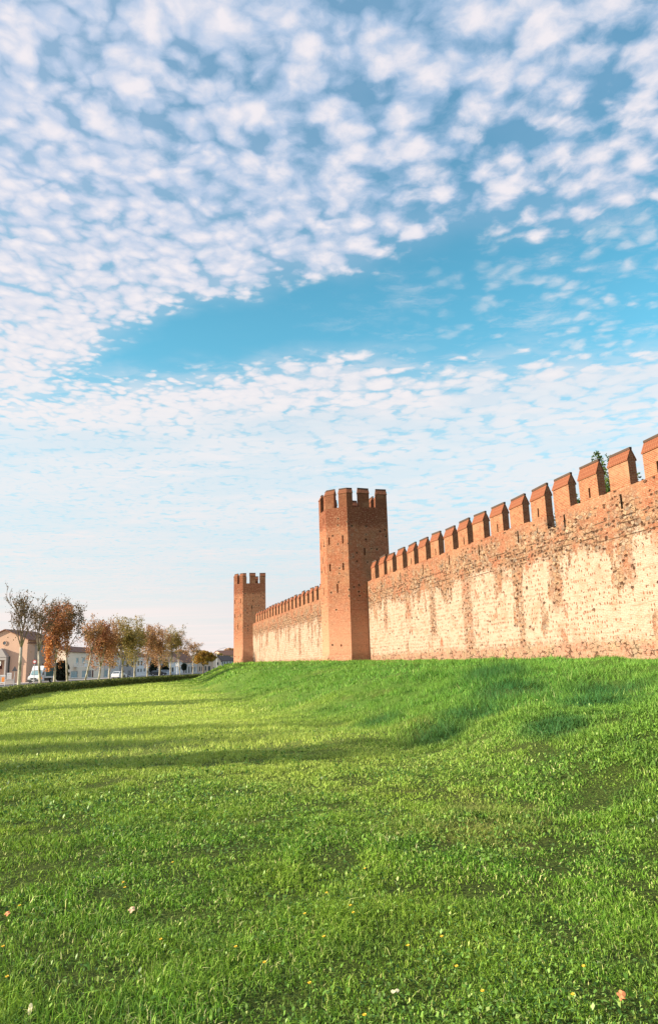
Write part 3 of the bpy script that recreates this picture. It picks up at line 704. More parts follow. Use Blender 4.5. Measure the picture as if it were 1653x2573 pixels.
def tower():
    s0, s1 = 67.2, 73.3; c = 1.8; latf = 19.5; latb = 25.7
    path = [(s0, latb), (s0, latf+c), (s0+c*.95, latf), (s1-c*.95, latf), (s1, latf+c), (s1, latb)][::-1]
    # orientation: interior normal via _nrm must point inside
    org = W((s0+s1)/2, 22.5, 1.9)
    root = empty('castle_tower', org, 'tall eight sided brick tower with merlons standing between the two stretches of wall', 'tower', 'brick towers of the castle wall')
    full = path+[path[0]]
    ZT = 17.55; mb = MB()
    slots = {0: [], 1: [(1.25, 13.7, 14.5), (1.25, 11.0, 11.7)],
             2: [(1.75, 16.2, 16.8), (1.6, 13.7, 14.5), (.45, 13.6, 14.4), (1.1, 12.0, 12.8), (1.65, 11.0, 11.7), (.5, 11.0, 11.7), (1.2, 8.7, 9.5)],
             3: [(.32, 13.75, 14.55), (1.88, 13.75, 14.6), (.34, 11.0, 11.75), (1.86, 11.0, 11.75), (1.12, 8.75, 9.65), (1.35, 3.4, 3.6)],
             4: [(1.75, 12.5, 13.25)], 5: []}
    for k in range(6):
        a, b = full[k], full[k+1]
        A = W(*a, 0)[:2]; B = W(*b, 0)[:2]; U = math.hypot(B[0]-A[0], B[1]-A[1]); tt = ((B[0]-A[0])/U, (B[1]-A[1])/U)
        ni = _nrm(a, b); nw = (-(ni[0]*DW[0]+ni[1]*NN[0]), -(ni[0]*DW[1]+ni[1]*NN[1]))
        panel(mb, A, tt, nw, U, 1.0, ZT, [(q[0]-.08, q[0]+.08, q[1], q[2]) for q in slots[k]], .45)
    inn = offset_path_closed(path, .55)
    for k in range(6):
        a, b, ai, bi = path[k], path[(k+1) % 6], inn[k], inn[(k+1) % 6]
        mb.face([W(*a, ZT), W(*b, ZT), W(*bi, ZT), W(*ai, ZT)][::-1])
        mb.face([W(*ai, ZT), W(*bi, ZT), W(*bi, ZT-1.5), W(*ai, ZT-1.5)][::-1])
    mb.face([W(*p, ZT-1.5) for p in inn][::-1])
    # battered foot
    for (h0, h1, o0, o1) in ((1.5, 2.55, .75, .04),):
        oa = offset_path_closed(path, -o0); ob = offset_path_closed(path, -o1)
        for k in range(1, 4):
            q = (k+1) % 6
            mb.face([W(*oa[k], h0), W(*oa[q], h0), W(*ob[q], h1), W(*ob[k], h1)][::-1])
            mb.face([W(*ob[k], h1), W(*ob[q], h1), W(*path[q], h1+.02), W(*path[k], h1+.02)][::-1])
        for k in (1, 4): mb.face([W(*oa[k], h0), W(*ob[k], h1), W(*path[k], h1), W(*path[k], h0)])
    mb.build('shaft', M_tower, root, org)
    closed = path+[path[0]]
    # merlons by distance along the perimeter starting at the rear corner of the side facing the camera
    d = 0; L = []
    for a, b in zip(closed[:-1], closed[1:]): L.append(math.hypot(b[0]-a[0], b[1]-a[1]))
    c1 = L[0]; c2 = c1+L[1]; c3 = c2+L[2]; c4 = c3+L[3]; c5 = c4+L[4]; tot = c5+L[5]
    runs = [(1.4, 2.55), (c1-.64, c1+.95), (c2-1.0, c2+.72), (c3-.72, c3+1.0), (c4-.95, c4+.64), (c4+1.30, c4+2.45), (c5+1.6, c5+2.6), (c5+3.6, c5+4.6)]
    for k, (a, b) in enumerate(runs):
        merlon(root, org, subpath(closed, a, b), ZT-.01, 19.0+random.uniform(-.05, .05), 19.52, .5, M_tmerlon, M_tcap, jit=.03)
    # corner merlons at the rear wrap round the closing corner
    merlon(root, org, [closed[0], subpath(closed, 0, 1.12)[-1]], ZT-.01, 19.0, 19.52, .5, M_tmerlon, M_tcap, jit=.03)
    merlon(root, org, subpath(closed, c5-1.1, c5), ZT-.01, 19.0, 19.52, .5, M_tmerlon, M_tcap, jit=.03)
    return root
def offset_path_closed(p, d):
    n = len(p); out = []
    for k in range(n):
        n1 = _nrm(p[k-1], p[k]); n2 = _nrm(p[k], p[(k+1) % n]); nx = (n1[0]+n2[0])/2; ny = (n1[1]+n2[1])/2; l2 = nx*nx+ny*ny
        out.append((p[k][0]+nx/l2*d, p[k][1]+ny/l2*d))
    return out
def copy_tree(o, parent=None):
    kids = list(o.children); c = o.copy(); COL.objects.link(c); c.parent = parent
    for ch in kids: copy_tree(ch, c)
    return c
tw = tower()
tw2 = copy_tree(tw); sh = W(68.5, .52, 0.08); tw2.location = (tw.location[0]+sh[0], tw.location[1]+sh[1], tw.location[2]+sh[2]); tw2.rotation_euler = (0, 0, math.radians(-10))
tw2['label'] = 'smaller looking far brick tower at the left end of the wall beside the town'

# ------------------------------------------------------------------ trees
def leafmat(name, stops, trans=.3):
    m, t = newmat(name)
    gi = t.add('ShaderNodeNewGeometry'); rnd = gi.outputs['Random Per Island']
    n = t.noise(gi.outputs['Position'], .9, 3)
    c = t.ramp(t.m('ADD', t.m('MULTIPLY', rnd, .65), t.m('MULTIPLY', t.m('SUBTRACT', n, .25), .7)), stops)
    d = t.add('ShaderNodeBsdfPrincipled', {'Base Color': c, 'Roughness': .6, 'Specular IOR Level': .2})
    tr = t.add('ShaderNodeBsdfTranslucent', {'Color': c})
    t.l.new(t.add('ShaderNodeMixShader', {0: trans, 1: d.outputs[0], 2: tr.outputs[0]}).outputs[0], t.add('ShaderNodeOutputMaterial').inputs[0])
    return m
LM = {
 'rust': leafmat('rust_leaves', [(0, (.15, .06, .035)), (.5, (.38, .16, .07)), (1, (.58, .30, .14))]),
 'brown': leafmat('brown_leaves', [(0, (.18, .09, .045)), (.5, (.40, .22, .10)), (1, (.58, .36, .17))]),
 'olive': leafmat('olive_leaves', [(0, (.11, .10, .025)), (.5, (.29, .24, .07)), (1, (.52, .33, .12))]),
 'gold': leafmat('gold_leaves', [(0, (.20, .09, .02)), (.5, (.38, .21, .035)), (1, (.30, .27, .06))]),
 'dark': leafmat('dark_leaves', [(0, (.05, .045, .02)), (.5, (.13, .10, .04)), (1, (.30, .16, .07))]),
 'orange': leafmat('orange_leaves', [(0, (.38, .13, .04)), (.5, (.60, .25, .08)), (1, (.72, .38, .16))]),
 'green': leafmat('green_leaves', [(0, (.03, .06, .015)), (.5, (.07, .12, .03)), (1, (.14, .20, .05))]),
 'evergreen': leafmat('evergreen_leaves', [(0, (.012, .018, .012)), (.5, (.03, .04, .025)), (1, (.06, .07, .04))]),
 'hedge': leafmat('hedge_leaves', [(0, (.05, .08, .02)), (.5, (.13, .17, .04)), (1, (.30, .30, .09))]),
}
m, t = newmat('plane_bark')
oc = t.add('ShaderNodeNewGeometry').outputs['Position']
n = t.noise(t.vm('MULTIPLY', oc, (3, 3, 1.4)), 1, 4, .6)
c = t.ramp(n, [(.35, (.12, .10, .07)), (.47, (.32, .29, .23)), (.6, (.50, .47, .39)), (.75, (.20, .17, .13))])
c = t.mix(t.ss(t.sep(oc)[2], 3.0, 6.0, 0, .92), c, (.15, .10, .07))
finish(t, c, .85, n, .5, .03, .2); M_bark = m
M_dbark = simple('dark_bark', (.16, .12, .09), .9, .4, 5, bump=.02)

def leaf_quads(C, size, n_jit=None):
    """C: (n,3) centres -> verts, quads of randomly turned leaf clumps"""
    n = len(C); d1 = rng.normal(size=(n, 3)); d1 /= np.linalg.norm(d1, axis=1)[:, None]
    d2 = rng.normal(size=(n, 3)); d2 -= (d2*d1).sum(1)[:, None]*d1; d2 /= np.linalg.norm(d2, axis=1)[:, None]
    sz = size*(.55+.9*rng.random(n))[:, None]
    a = C-d1*sz*.5; b = C+d2*sz*.38; c_ = C+d1*sz*.5; e = C-d2*sz*.38
    V = np.stack([a, b, c_, e], 1).reshape(-1, 3); i = np.arange(n)*4
    return V, np.stack([i, i+1, i+2, i+3], -1)
def quad_obj(name, V, Q, mat, parent=None, origin=(0, 0, 0)):
    o = tri_mesh(name, V-np.array(origin), np.zeros((0, 3), int), mat, Q); COL.objects.unlink(o); link(o, parent)
    if parent is None: o.location = origin
    return o
def tree(name, label, x, y, h, crown_w, n_leaf, mat, lean=(0, 0), tr=.17, fork=.36, leafs=.17, bark=None, cat='tree', extra=None, spread=1.0, group=None, zmin=None, z0=None, fill=.7, low=.19, twig=.016):
    z0 = float(H(x, y)) if z0 is None else z0
    org = (x, y, z0); root = empty(name, org, label, cat, group)
    mb = MB(); tips = []
    fz = h*fork
    top = Vector((x+lean[0], y+lean[1], z0+fz))
    base_ = Vector((x, y, z0-.15))
    mb.tube([base_, base_+Vector((0, 0, .35)), base_.lerp(top, .55)+Vector((random.uniform(-.06, .06), random.uniform(-.06, .06), 0)), top], [tr*1.35, tr, tr*.85, tr*.75], 8)
    segs_ = []
    def grow(p, d, L, r, lvl):
        pts = [p]; q = p.copy(); dd = d.copy(); k = 3
        for i in range(k):
            dd = (dd+Vector((random.gauss(0, .12), random.gauss(0, .12), .08))).normalized(); q = q+dd*L/k; pts.append(q.copy())
        mb.tube(pts, [max(twig, r*(1-.75*i/k)) for i in range(k+1)], 5 if lvl < 2 else 3)
        segs_.append((pts, lvl))
        if lvl < 3:
            for i in range(4 if lvl == 0 else 3):
                f = random.uniform(.3, 1.0); j = min(int(f*k), k-1); pp = pts[j].lerp(pts[j+1], f*k-j)
                side = Vector((random.gauss(0, 1), random.gauss(0, 1), random.uniform(-.1, .9))).normalized()
                grow(pp, (dd*.85+side*.75*spread).normalized(), L*random.uniform(.42, .62), r*.5, lvl+1)
    nl = random.randint(4, 5)
    for k in range(nl):
        an = 2*math.pi*(k+random.random()*.5)/nl
        out = crown_w*.5/max(.1, (h-fz)); 
        d = Vector((math.cos(an)*out*.75, math.sin(an)*out*.75, 1)).normalized()
        grow(top.copy(), d, (h-fz)*random.uniform(.62, .8), tr*.55, 0)
    grow(top.copy(), Vector((random.gauss(0, .07), random.gauss(0, .07), 1)).normalized(), (h-fz)*.88, tr*.6, 0)
    allp = np.array([tuple(p) for pts, lvl in segs_ for p in pts])
    kz = (h-fz)*.97/max(.1, allp[:, 2].max()-top.z)
    kr = crown_w*.47/max(.1, np.percentile(np.hypot(allp[:, 0]-top.x, allp[:, 1]-top.y), 93))
    def warp_(p):
        f = min(1, max(0, (p[2]-top.z)/.8))
        if p[2] <= top.z: return (p[0], p[1], p[2])
        return (top.x+(p[0]-top.x)*(1+(kr-1)*f), top.y+(p[1]-top.y)*(1+(kr-1)*f), top.z+(p[2]-top.z)*kz)
    mb.v = [warp_(p) for p in mb.v]; segs_ = [([warp_(p) for p in pts], lvl) for pts, lvl in segs_]
    mb.build('trunk', bark or M_bark, root, org, smooth=True, uv=False)
    # leaves: clumps round the finer branches
    cand = []
    for pts, lvl in segs_:
        if lvl >= 1:
            for i in range(1, len(pts)): cand.append((*pts[i], lvl))
    cand = np.array(cand)
    cand = cand[rng.random(len(cand)) < .62]
    pick = cand[rng.integers(0, len(cand), n_leaf)][:, :3]
    C = pick+rng.normal(size=(n_leaf, 3))*np.array([.18, .18, .20])*(h/9)*1.1
    nf = int(n_leaf*fill)
    if nf:      # leaves through the crown's own volume, in clumps with gaps
        u = rng.normal(size=(nf*3, 3)); u /= np.linalg.norm(u, axis=1)[:, None]; u *= (rng.random(nf*3)**.45)[:, None]
        zc = z0+h*(low+1)/2; hz = h*(1-low)/2
        k_ = (vnoise(u[:, 0]*3+x, u[:, 2]*4+u[:, 1]*2.5+y)+.6*vnoise(u[:, 1]*6+x, u[:, 2]*7+u[:, 0]*3)) > -.02
        u = u[k_][:nf]; tp = 1-.35*np.clip(u[:, 2], 0, 1) if name != 'poplar_tree' else .95-.35*np.clip(u[:, 2], -.3, 1)
        C = np.concatenate([C, np.stack([top.x+u[:, 0]*crown_w*.5*tp, top.y+u[:, 1]*crown_w*.5*tp, zc+u[:, 2]*hz], -1)])
    if zmin: C = C[C[:, 2] > z0+zmin]
    V, Q = leaf_quads(C, leafs)
    quad_obj('crown', V, Q, mat, root, org)
    if extra: extra(root, org)
    return root
def px_tree(name, label, pxb, ytop, cw_px, n_leaf, mat, latX=-30, lean_px=0, **kw):
    Y = latX/ (gx(pxb, 1.0)); X = latX; hh = gz(pxb, ytop, Y)
    cw = cw_px*Y/1803*1.34; kw['tr'] = kw.get('tr', .17)*.82; lx = lean_px*Y/1803
    return tree(name, label, X, Y, hh, cw, n_leaf, LM[mat], lean=(lx, 0), **kw)
G = 'plane trees along the street hedge'
def hang(cx_px, w_px, y0_px, y1_px, n, mat, Y, name='hanging_foliage'):
    def f(root, org):
        X = gx(cx_px, Y); z1 = gz(cx_px, y0_px, Y); z0 = gz(cx_px, y1_px, Y); wx = w_px*Y/1803/2
        tq = rng.random(n); C = np.stack([X+rng.normal(size=n)*wx*.5*(1-.5*tq), org[1]+rng.normal(size=n)*wx*.5-.4, z1+(z0-z1)*tq+rng.normal(size=n)*.25], -1)
        V, Q = leaf_quads(C, .22); quad_obj(name, V, Q, LM[mat], root, org)
    return f
px_tree('plane_tree', 'tall almost bare plane tree at the left edge with thin upright branches', 50, 1467, 84, 800, 'dark', group=G, tr=.21, fork=.40, leafs=.15, spread=.6, fill=.05, low=.40, twig=.026)
px_tree('plane_tree', 'nearly bare pale plane tree leaning left beside the white van', 105, 1495, 60, 750, 'dark', group=G, lean_px=-10, fork=.40, tr=.17, leafs=.14, spread=.7, fill=.1, low=.35, twig=.026)
Yq = -30/gx(139, 1.0)
px_tree('plane_tree', 'rust brown plane tree with bright orange leaves hanging low on its left', 139, 1512, 56, 3800, 'rust', group=G, fork=.30, tr=.17, extra=hang(124, 26, 1600, 1682, 520, 'orange', Yq))
px_tree('plane_tree', 'plane tree with dark ragged upper crown right of the rust brown tree', 172, 1500, 66, 2300, 'dark', group=G, fill=.35, low=.38, lean_px=-7, fork=.36, tr=.17)
px_tree('plane_tree', 'thin plane tree leaning right with a sparse brown crown', 214, 1540, 44, 900, 'brown', group=G, fill=.3, lean_px=15, fork=.46, tr=.14)
px_tree('plane_tree', 'broad reddish brown plane tree in front of the shop house', 247, 1556, 62, 3800, 'rust', group=G, fork=.26, tr=.17, lean_px=6)
px_tree('plane_tree', 'brown plane tree with dark trunk between the red brown and olive trees', 276, 1556, 44, 3000, 'brown', group=G, fork=.24, tr=.17)
px_tree('plane_tree', 'large olive and brown plane tree in the middle of the row', 308, 1548, 56, 4400, 'olive', group=G, fork=.26, tr=.19)
px_tree('plane_tree', 'plane tree with spiky olive top before the white house', 339, 1545, 44, 3000, 'olive', group=G, fork=.26, tr=.16)
px_tree('plane_tree', 'pale brown plane tree with yellowish low foliage and white trunk', 371, 1566, 38, 2600, 'brown', group=G, fork=.30, tr=.19)
px_tree('plane_tree', 'dense brown plane tree with a thick white trunk past the white house', 402, 1568, 46, 3600, 'brown', group=G, fork=.28, tr=.22)
px_tree('plane_tree', 'olive plane tree with rounded crown near the far end of the row', 429, 1568, 46, 3200, 'olive', group=G, fork=.30, tr=.18)
px_tree('plane_tree', 'slender plane tree losing its leaves beside the white post', 454, 1582, 42, 1000, 'brown', group=G, fill=.3, fork=.38, tr=.14, lean_px=-6)
px_tree('plane_tree', 'small bare pinkish tree with wispy twigs before the low grey house', 485, 1604, 40, 1000, 'brown', group=G, fill=.3, fork=.42, tr=.15)
px_tree('plane_tree', 'small golden yellow round crowned tree at the right end of the row', 511, 1634, 46, 3000, 'gold', group=G, fork=.38, tr=.20, leafs=.3, bark=M_dbark, fill=1.2, low=.42)
# more of the same row, beside and behind the camera's left edge: they throw the long shadows on the lawn
for i, (X, Y, h_, n_, mt, lb) in enumerate([(-27, 33, 9.5, 1100, 'brown', 'plane tree first beyond the left edge of the picture'),
        (-29, 30.3, 8.6, 1000, 'olive', 'second plane tree beyond the left edge of the picture'),
        (-28, 15.4, 10.0, 1500, 'dark', 'plane tree by the hedge abreast of the mid lawn'),
        (-29, 11.2, 10.2, 2200, 'rust', 'rust coloured plane tree by the hedge near the viewer'),
        (-28, 8.2, 10.6, 2400, 'brown', 'broad brown plane tree by the hedge near the viewer'),
        (-30, 4.6, 9.0, 500, 'olive', 'olive plane tree by the hedge beside the viewer')]):
    tree('plane_tree', lb, X, Y, h_, 2.7, n_, LM[mt], tr=.2, fork=.33, group=G)
# trees inside the walls
def wall_tree(label, pxc, ytop, cw, h_lat, n, mat='green', name='poplar_tree', fork=.15, leafs=.2):
    d = ray(pxc, ytop); k = h_lat/(d[0]*NN[0]+d[1]*NN[1]); X, Y, Z = d[0]*k, d[1]*k, EYE+d[2]*k
    tree(name, label, X, Y, Z-1.5, cw, n, LM[mat], tr=.16, fork=fork, spread=.2, leafs=.15, bark=M_dbark, z0=1.5, low=.1, fill=11 if name == 'poplar_tree' else 2.5)
wall_tree('narrow green tree rising behind the gap between the merlons near the right', 1497, 1130, 2.5, 28.5, 700)
wall_tree('second green tree top close behind the merlons beside the tallest one', 1521, 1136, 1.9, 28.0, 500)
wall_tree('green bush top showing in the low gap of the wall', 1388, 1276, 1.3, 27.5, 1500, name='garden_shrub')
wall_tree('green bush peeping over the wall left of the narrow tree', 1446, 1238, 1.5, 28.0, 1500, name='garden_shrub')
wall_tree('dark green bush beside the rightmost merlons', 1601, 1186, 2.0, 27.5, 1800, name='garden_shrub')

# ------------------------------------------------------------------ hedge
def hedge():
    pts = HEDGE; dense = []
    for (a, b) in zip(pts[:-1], pts[1:]):
        n = max(2, int(math.hypot(b[0]-a[0], b[1]-a[1])/1.0))
        for k in range(n): dense.append((a[0]+(b[0]-a[0])*k/n, a[1]+(b[1]-a[1])*k/n))
    mb = MB(); prev = None; rings_ = []
    for k, (x, y) in enumerate(dense):
        a = dense[max(k-1, 0)]; b = dense[min(k+1, len(dense)-1)]; dx_, dy_ = b[0]-a[0], b[1]-a[1]; l = math.hypot(dx_, dy_); nx, ny = -dy_/l, dx_/l
        h_ = .58+random.uniform(-.07, .05); wd = 1.15
        i = len(mb.v)
        for (o, z) in ((.05, -.05), (-.02, h_*.7), (.2, h_), (wd-.2, h_), (wd, h_*.7), (wd, -.05)):
            mb.v.append((x+nx*o, y+ny*o, z))
        rings_.append(i)
    for a, b in zip(rings_[:-1], rings_[1:]):
        for q in range(5): mb.f.append((a+q, a+q+1, b+q+1, b+q)); mb.mi.append(0)
    org = (-24.5, 70, 0)
    core = mb.build('hedge', [LM['hedge']], None, org, uv=False)
    tag(core, 'low clipped hedge curving along the left edge of the lawn', 'hedge')
    # leaves
    n = 52000; D = np.array(dense); k = rng.integers(0, len(D)-1, n)
    # favour the nearer part
    f = rng.random(n)[:, None]; C = D[k]*(1-f)+D[k+1]*f
    T_ = D[k+1]-D[k]; T_ /= np.linalg.norm(T_, axis=1)[:, None]; Nn = np.stack([-T_[:, 1], T_[:, 0]], -1)
    top = rng.random(n) < .5
    off = np.where(top, rng.random(n)*1.15, rng.normal(size=n)*.06+.0); z = np.where(top, .57+rng.random(n)**2*.20, rng.random(n)*.60)
    P3 = np.concatenate([C+Nn*off[:, None], z[:, None]], 1)
    V, Q = leaf_quads(P3, .15); quad_obj('foliage', V, Q, LM['hedge'], core, org)
hedge()

# ------------------------------------------------------------------ street
m, t = newmat('asphalt')
oc = t.add('ShaderNodeNewGeometry').outputs['Position']
n = t.noise(oc, .5, 5, .6)
finish(t, t.mix(n, (.10, .105, .12), (.16, .16, .17)), .85, t.noise(oc, 20, 3), .3, .01); M_asph = m
M_pave = simple('paving', (.42, .37, .34), .9, .2, 2)
M_white = simple('white_paint', (.72, .74, .76), .5, .08)
def strip(name, pts, w0, w1, z, mat, th=.0):
    mb = MB()
    for (a, b) in zip(pts[:-1], pts[1:]):
        q = [(a[0]+w0, a[1], z), (a[0]+w1, a[1], z), (b[0]+w1, b[1], z), (b[0]+w0, b[1], z)]
        if th: mb.hexa([(p[0], p[1], z-th) for p in q], q)
        else: mb.face(q)
    o = mb.build(name, mat); tag(o, kind='structure'); return o
axis_ = [(-40, -60), (-40, 60), (-40, 170), (-40, 260), (-33, 330), (-5, 400)]
strip('road', axis_, -7, 6, .03, M_asph)
strip('pavement', axis_, -12, -7, .15, M_pave, .2)
strip('verge_path', axis_, 6, 8.5, .14, M_pave, .2)
strip('road_marking', axis_, -.6, -.45, .036, M_white)
mb = MB()
mb.face([(-120, 90, .010), (-52, 90, .010), (-52, 420, .010), (-120, 420, .010)]); o = mb.build('square', M_pave); tag(o, kind='structure')

M_glass = simple('window_glass', (.07, .09, .11), .15, .2, spec=.8)
M_teal = simple('teal_glass', (.20, .33, .36), .2, .2, spec=.8)
M_dshut = simple('dark_shutter', (.05, .06, .055), .7)
M_rshut = simple('red_brown_shutter', (.13, .04, .03), .7)
M_rooft = tilemat('roof_tiles', (.17, .085, .06), (.27, .14, .10), 3.0)
M_roofd = tilemat('dark_roof_tiles', (.07, .055, .055), (.12, .09, .085), 3.0)
M_roofp = tilemat('pale_roof_tiles', (.40, .24, .18), (.52, .33, .26), 3.0)
def plast(name, c): return simple(name, c, .9, .14, 1.3, bump=.01)
P_pink = plast('pink_plaster', (.56, .37, .27)); P_cream = plast('cream_plaster', (.78, .67, .54)); P_white = plast('white_plaster', (.72, .72, .72))
P_grey = plast('grey_plaster', (.36, .34, .33)); P_stone = plast('brown_stone', (.36, .30, .25)); P_lgrey = plast('pale_grey_plaster', (.52, .50, .48)); P_ochre = plast('ochre_plaster', (.56, .44, .34))
WINM = {'g': M_glass, 't': M_teal, 'd': M_dshut, 'r': M_rshut}
def house(name, label, pl, Ya, pr, Yb, eave, ridge, wallm, roofm, wins=(), depth=9, gable_front=False, cat='house', over=.35, chim=0, apex=None):
    A = np.array([gx(pl, Ya), Ya]); B = np.array([gx(pr, Yb), Yb]); U = float(np.linalg.norm(B-A)); tt = (B-A)/U
    nr = np.array([tt[1], -tt[0]])
    if nr @ (-A) < 0: nr = -nr
    org = ((A[0]+B[0])/2, (A[1]+B[1])/2, 0)
    root = empty(name, org, label, cat)
    hl = []; wl = []
    for w_ in wins:
        p0, p1, y0, y1, kd = w_[:5]
        us = []
        for p_ in (p0, p1):
            k = gx(p_, 1.0)      # X = k*Y ; A + u t
            us.append((k*A[1]-A[0])/(tt[0]-k*tt[1]))
        u0, u1 = sorted(us); Yc = A[1]+tt[1]*(u0+u1)/2
        zz0, zz1 = max(.12, gz(p0, y1, Yc)), min(gz(p0, y0, Yc), eave-.15)
        u0 = max(.1, u0); u1 = min(U-.1, u1)
        if u1-u0 < .1 or zz1-zz0 < .1: continue
        hl.append((u0, u1, zz0, zz1)); wl.append((u0, u1, zz0, zz1, kd))
    mb = MB()
    panel(mb, A, tt, nr, U, 0, eave, hl, .22)
    C = B-nr*depth; D = A-nr*depth
    v = lambda p, z: (p[0], p[1], z)
    for p, q in ((B, C), (C, D), (D, A)): mb.face([v(p, 0), v(q, 0), v(q, eave), v(p, eave)])
    if gable_front:
        Mf = (A+B)/2 if apex is None else A+(B-A)*apex; Mb = Mf-nr*depth
        mb.face([v(A, eave), v(B, eave), v(Mf, ridge)]); mb.face([v(D, eave), v(C, eave), v(Mb, ridge)])
    else:
        Ma, Mb_ = (A+D)/2, (B+C)/2
        mb.face([v(A, eave), v(D, eave), v(Ma, ridge)]); mb.face([v(B, eave), v(C, eave), v(Mb_, ridge)])
    mb.build('wall', wallm, root, org)
    rb = MB(); o_ = over
    def slab(p, q, r, s_):   # roof slope with thickness
        rb.hexa([p, q, r, s_], [(x, y, z+.16) for x, y, z in (p, q, r, s_)])
    if gable_front:
        e = tt*o_; f = nr*o_; sl = (ridge-eave)/(U*.5)
        slab(v(A-e+f, eave-o_*sl+.02), v(Mf+f, ridge+.02), v(Mb-f, ridge+.02), v(D-e-f, eave-o_*sl+.02))
        slab(v(B+e+f, eave-o_*sl+.02), v(C+e-f, eave-o_*sl+.02), v(Mb-f, ridge+.02), v(Mf+f, ridge+.02))
    else:
        e = tt*o_; f = nr*o_; sl = (ridge-eave)/(depth*.5)
        slab(v(A-e+f, eave-o_*sl+.02), v(B+e+f, eave-o_*sl+.02), v(Mb_+e, ridge+.02), v(Ma-e, ridge+.02))
        slab(v(D-e-f, eave-o_*sl+.02), v(Ma-e, ridge+.02), v(Mb_+e, ridge+.02), v(C+e-f, eave-o_*sl+.02))
    roof = rb.build('roof', roofm, root, org)
    for k in range(chim):
        cb = MB(); cpt = Ma+(Mb_-Ma)*(.25+.4*k) if not gable_front else Mf
        cb.box(cpt[0]-.4, cpt[0]+.4, cpt[1]-.4, cpt[1]+.4, ridge-.6, ridge+.9); cb.box(cpt[0]-.52, cpt[0]+.52, cpt[1]-.52, cpt[1]+.52, ridge+.9, ridge+1.05)
        cb.build('chimney', P_lgrey, roof, org)
    for (u0, u1, z0, z1, kd) in wl:
        fb_ = MB(); fw = .07
        nm = 'door' if z0 < .25 else 'window'
        for (a, b, c_, d_) in ((u0, u0+fw, z0, z1), (u1-fw, u1, z0, z1), (u0+fw, u1-fw, z0, z0+fw), (u0+fw, u1-fw, z1-fw, z1)):
            fb_.obox(A, tt, nr, a, b, -.19, -.10, c_, d_)
        if nm == 'window': fb_.obox(A, tt, nr, u0-.08, u1+.08, -.0, .10, z0-.09, z0-.005)
        fo = fb_.build(nm, M_white if kd in 'gt' else WINM[kd], root, org)
        pb = MB(); pb.obox(A, tt, nr, u0+fw, u1-fw, -.17, -.14, z0+fw, z1-fw); um = (u0+u1)/2
        pb.build('pane' if kd in 'gt' else 'shutter', WINM[kd], fo, org)
    return root, A, tt, nr, org

# church at the far left
ch, A, tt, nr, org = house('chapel', 'pink plastered chapel with gabled front and round window at the left edge', -50, 125.6, 66, 124.8, 7.4, 9.2, P_pink, M_rooft,
      [(-3, 5, 1670, 1680, 'r'), (4, 5, 1690, 1716, 'd')], depth=10, gable_front=True, cat='church')
mb = MB(); ku = gx(8, 1.0); u_ = (ku*A[1]-A[0])/(tt[0]-ku*tt[1])
cpt = A+tt*u_; ctr = Vector((cpt[0], cpt[1], gz(8, 1616, cpt[1])))
mb.cyl(ctr+Vector((nr[0], nr[1], 0))*.04, (nr[0], nr[1], 0), .30, .1, 20); mb.build('round_window', M_glass, ch, org)
mb = MB()
for q in range(20):
    a0, a1 = 2*math.pi*q/20, 2*math.pi*(q+1)/20
    def pt(a, r, o): return (ctr[0]+tt[0]*math.cos(a)*r+nr[0]*o, ctr[1]+tt[1]*math.cos(a)*r+nr[1]*o, ctr[2]+math.sin(a)*r)
    mb.hexa([pt(a0, .30, -.02), pt(a1, .30, -.02), pt(a1, .40, -.02), pt(a0, .40, -.02)], [pt(a0, .30, .14), pt(a1, .30, .14), pt(a1, .40, .14), pt(a0, .40, .14)])
mb.build('window_surround', P_pink, ch, org)
# porch
def uu(px_): k = gx(px_, 1.0); return (k*A[1]-A[0])/(tt[0]-k*tt[1])
mb = MB(); u0, u1 = uu(-10), uu(21); um = uu(7)
mb.obox(A, tt, nr, u0, u1, .0, .9, 4.0, 4.5); mb.obox(A, tt, nr, u1-.28, u1, .02, .85, 0, 4.0); mb.obox(A, tt, nr, u0, u0+.28, .02, .85, 0, 4.0)
P3 = lambda u, d, z: (A[0]+tt[0]*u+nr[0]*d, A[1]+tt[1]*u+nr[1]*d, z)
mb.hexa([P3(u0-.1, 0, 4.5), P3(u1+.1, 0, 4.5), P3(u1+.1, 1.0, 4.5), P3(u0-.1, 1.0, 4.5)], [P3(um-.05, 0, 6.0), P3(um+.05, 0, 6.0), P3(um+.05, 1.0, 6.0), P3(um-.05, 1.0, 6.0)])
mb.build('porch', P_grey, ch, org)
mb = MB(); mb.obox(A, tt, nr, uu(-6), uu(9), .92, 1.0, 3.05, 3.75); sg = mb.build('sign_board', M_white, ch, org)
mb = MB(); mb.obox(A, tt, nr, uu(-6)+.1, uu(9)-.12, 1.003, 1.02, 3.25, 3.6); mb.build('sign_stripe', simple('teal_paint', (.12, .42, .42), .5), sg, org)
mb = MB(); mb.tube([P3(u1+.15, .1, 4.6), P3(u1+.15, .1, .2)], .08, 8); mb.build('downpipe', M_dshut, ch, org)
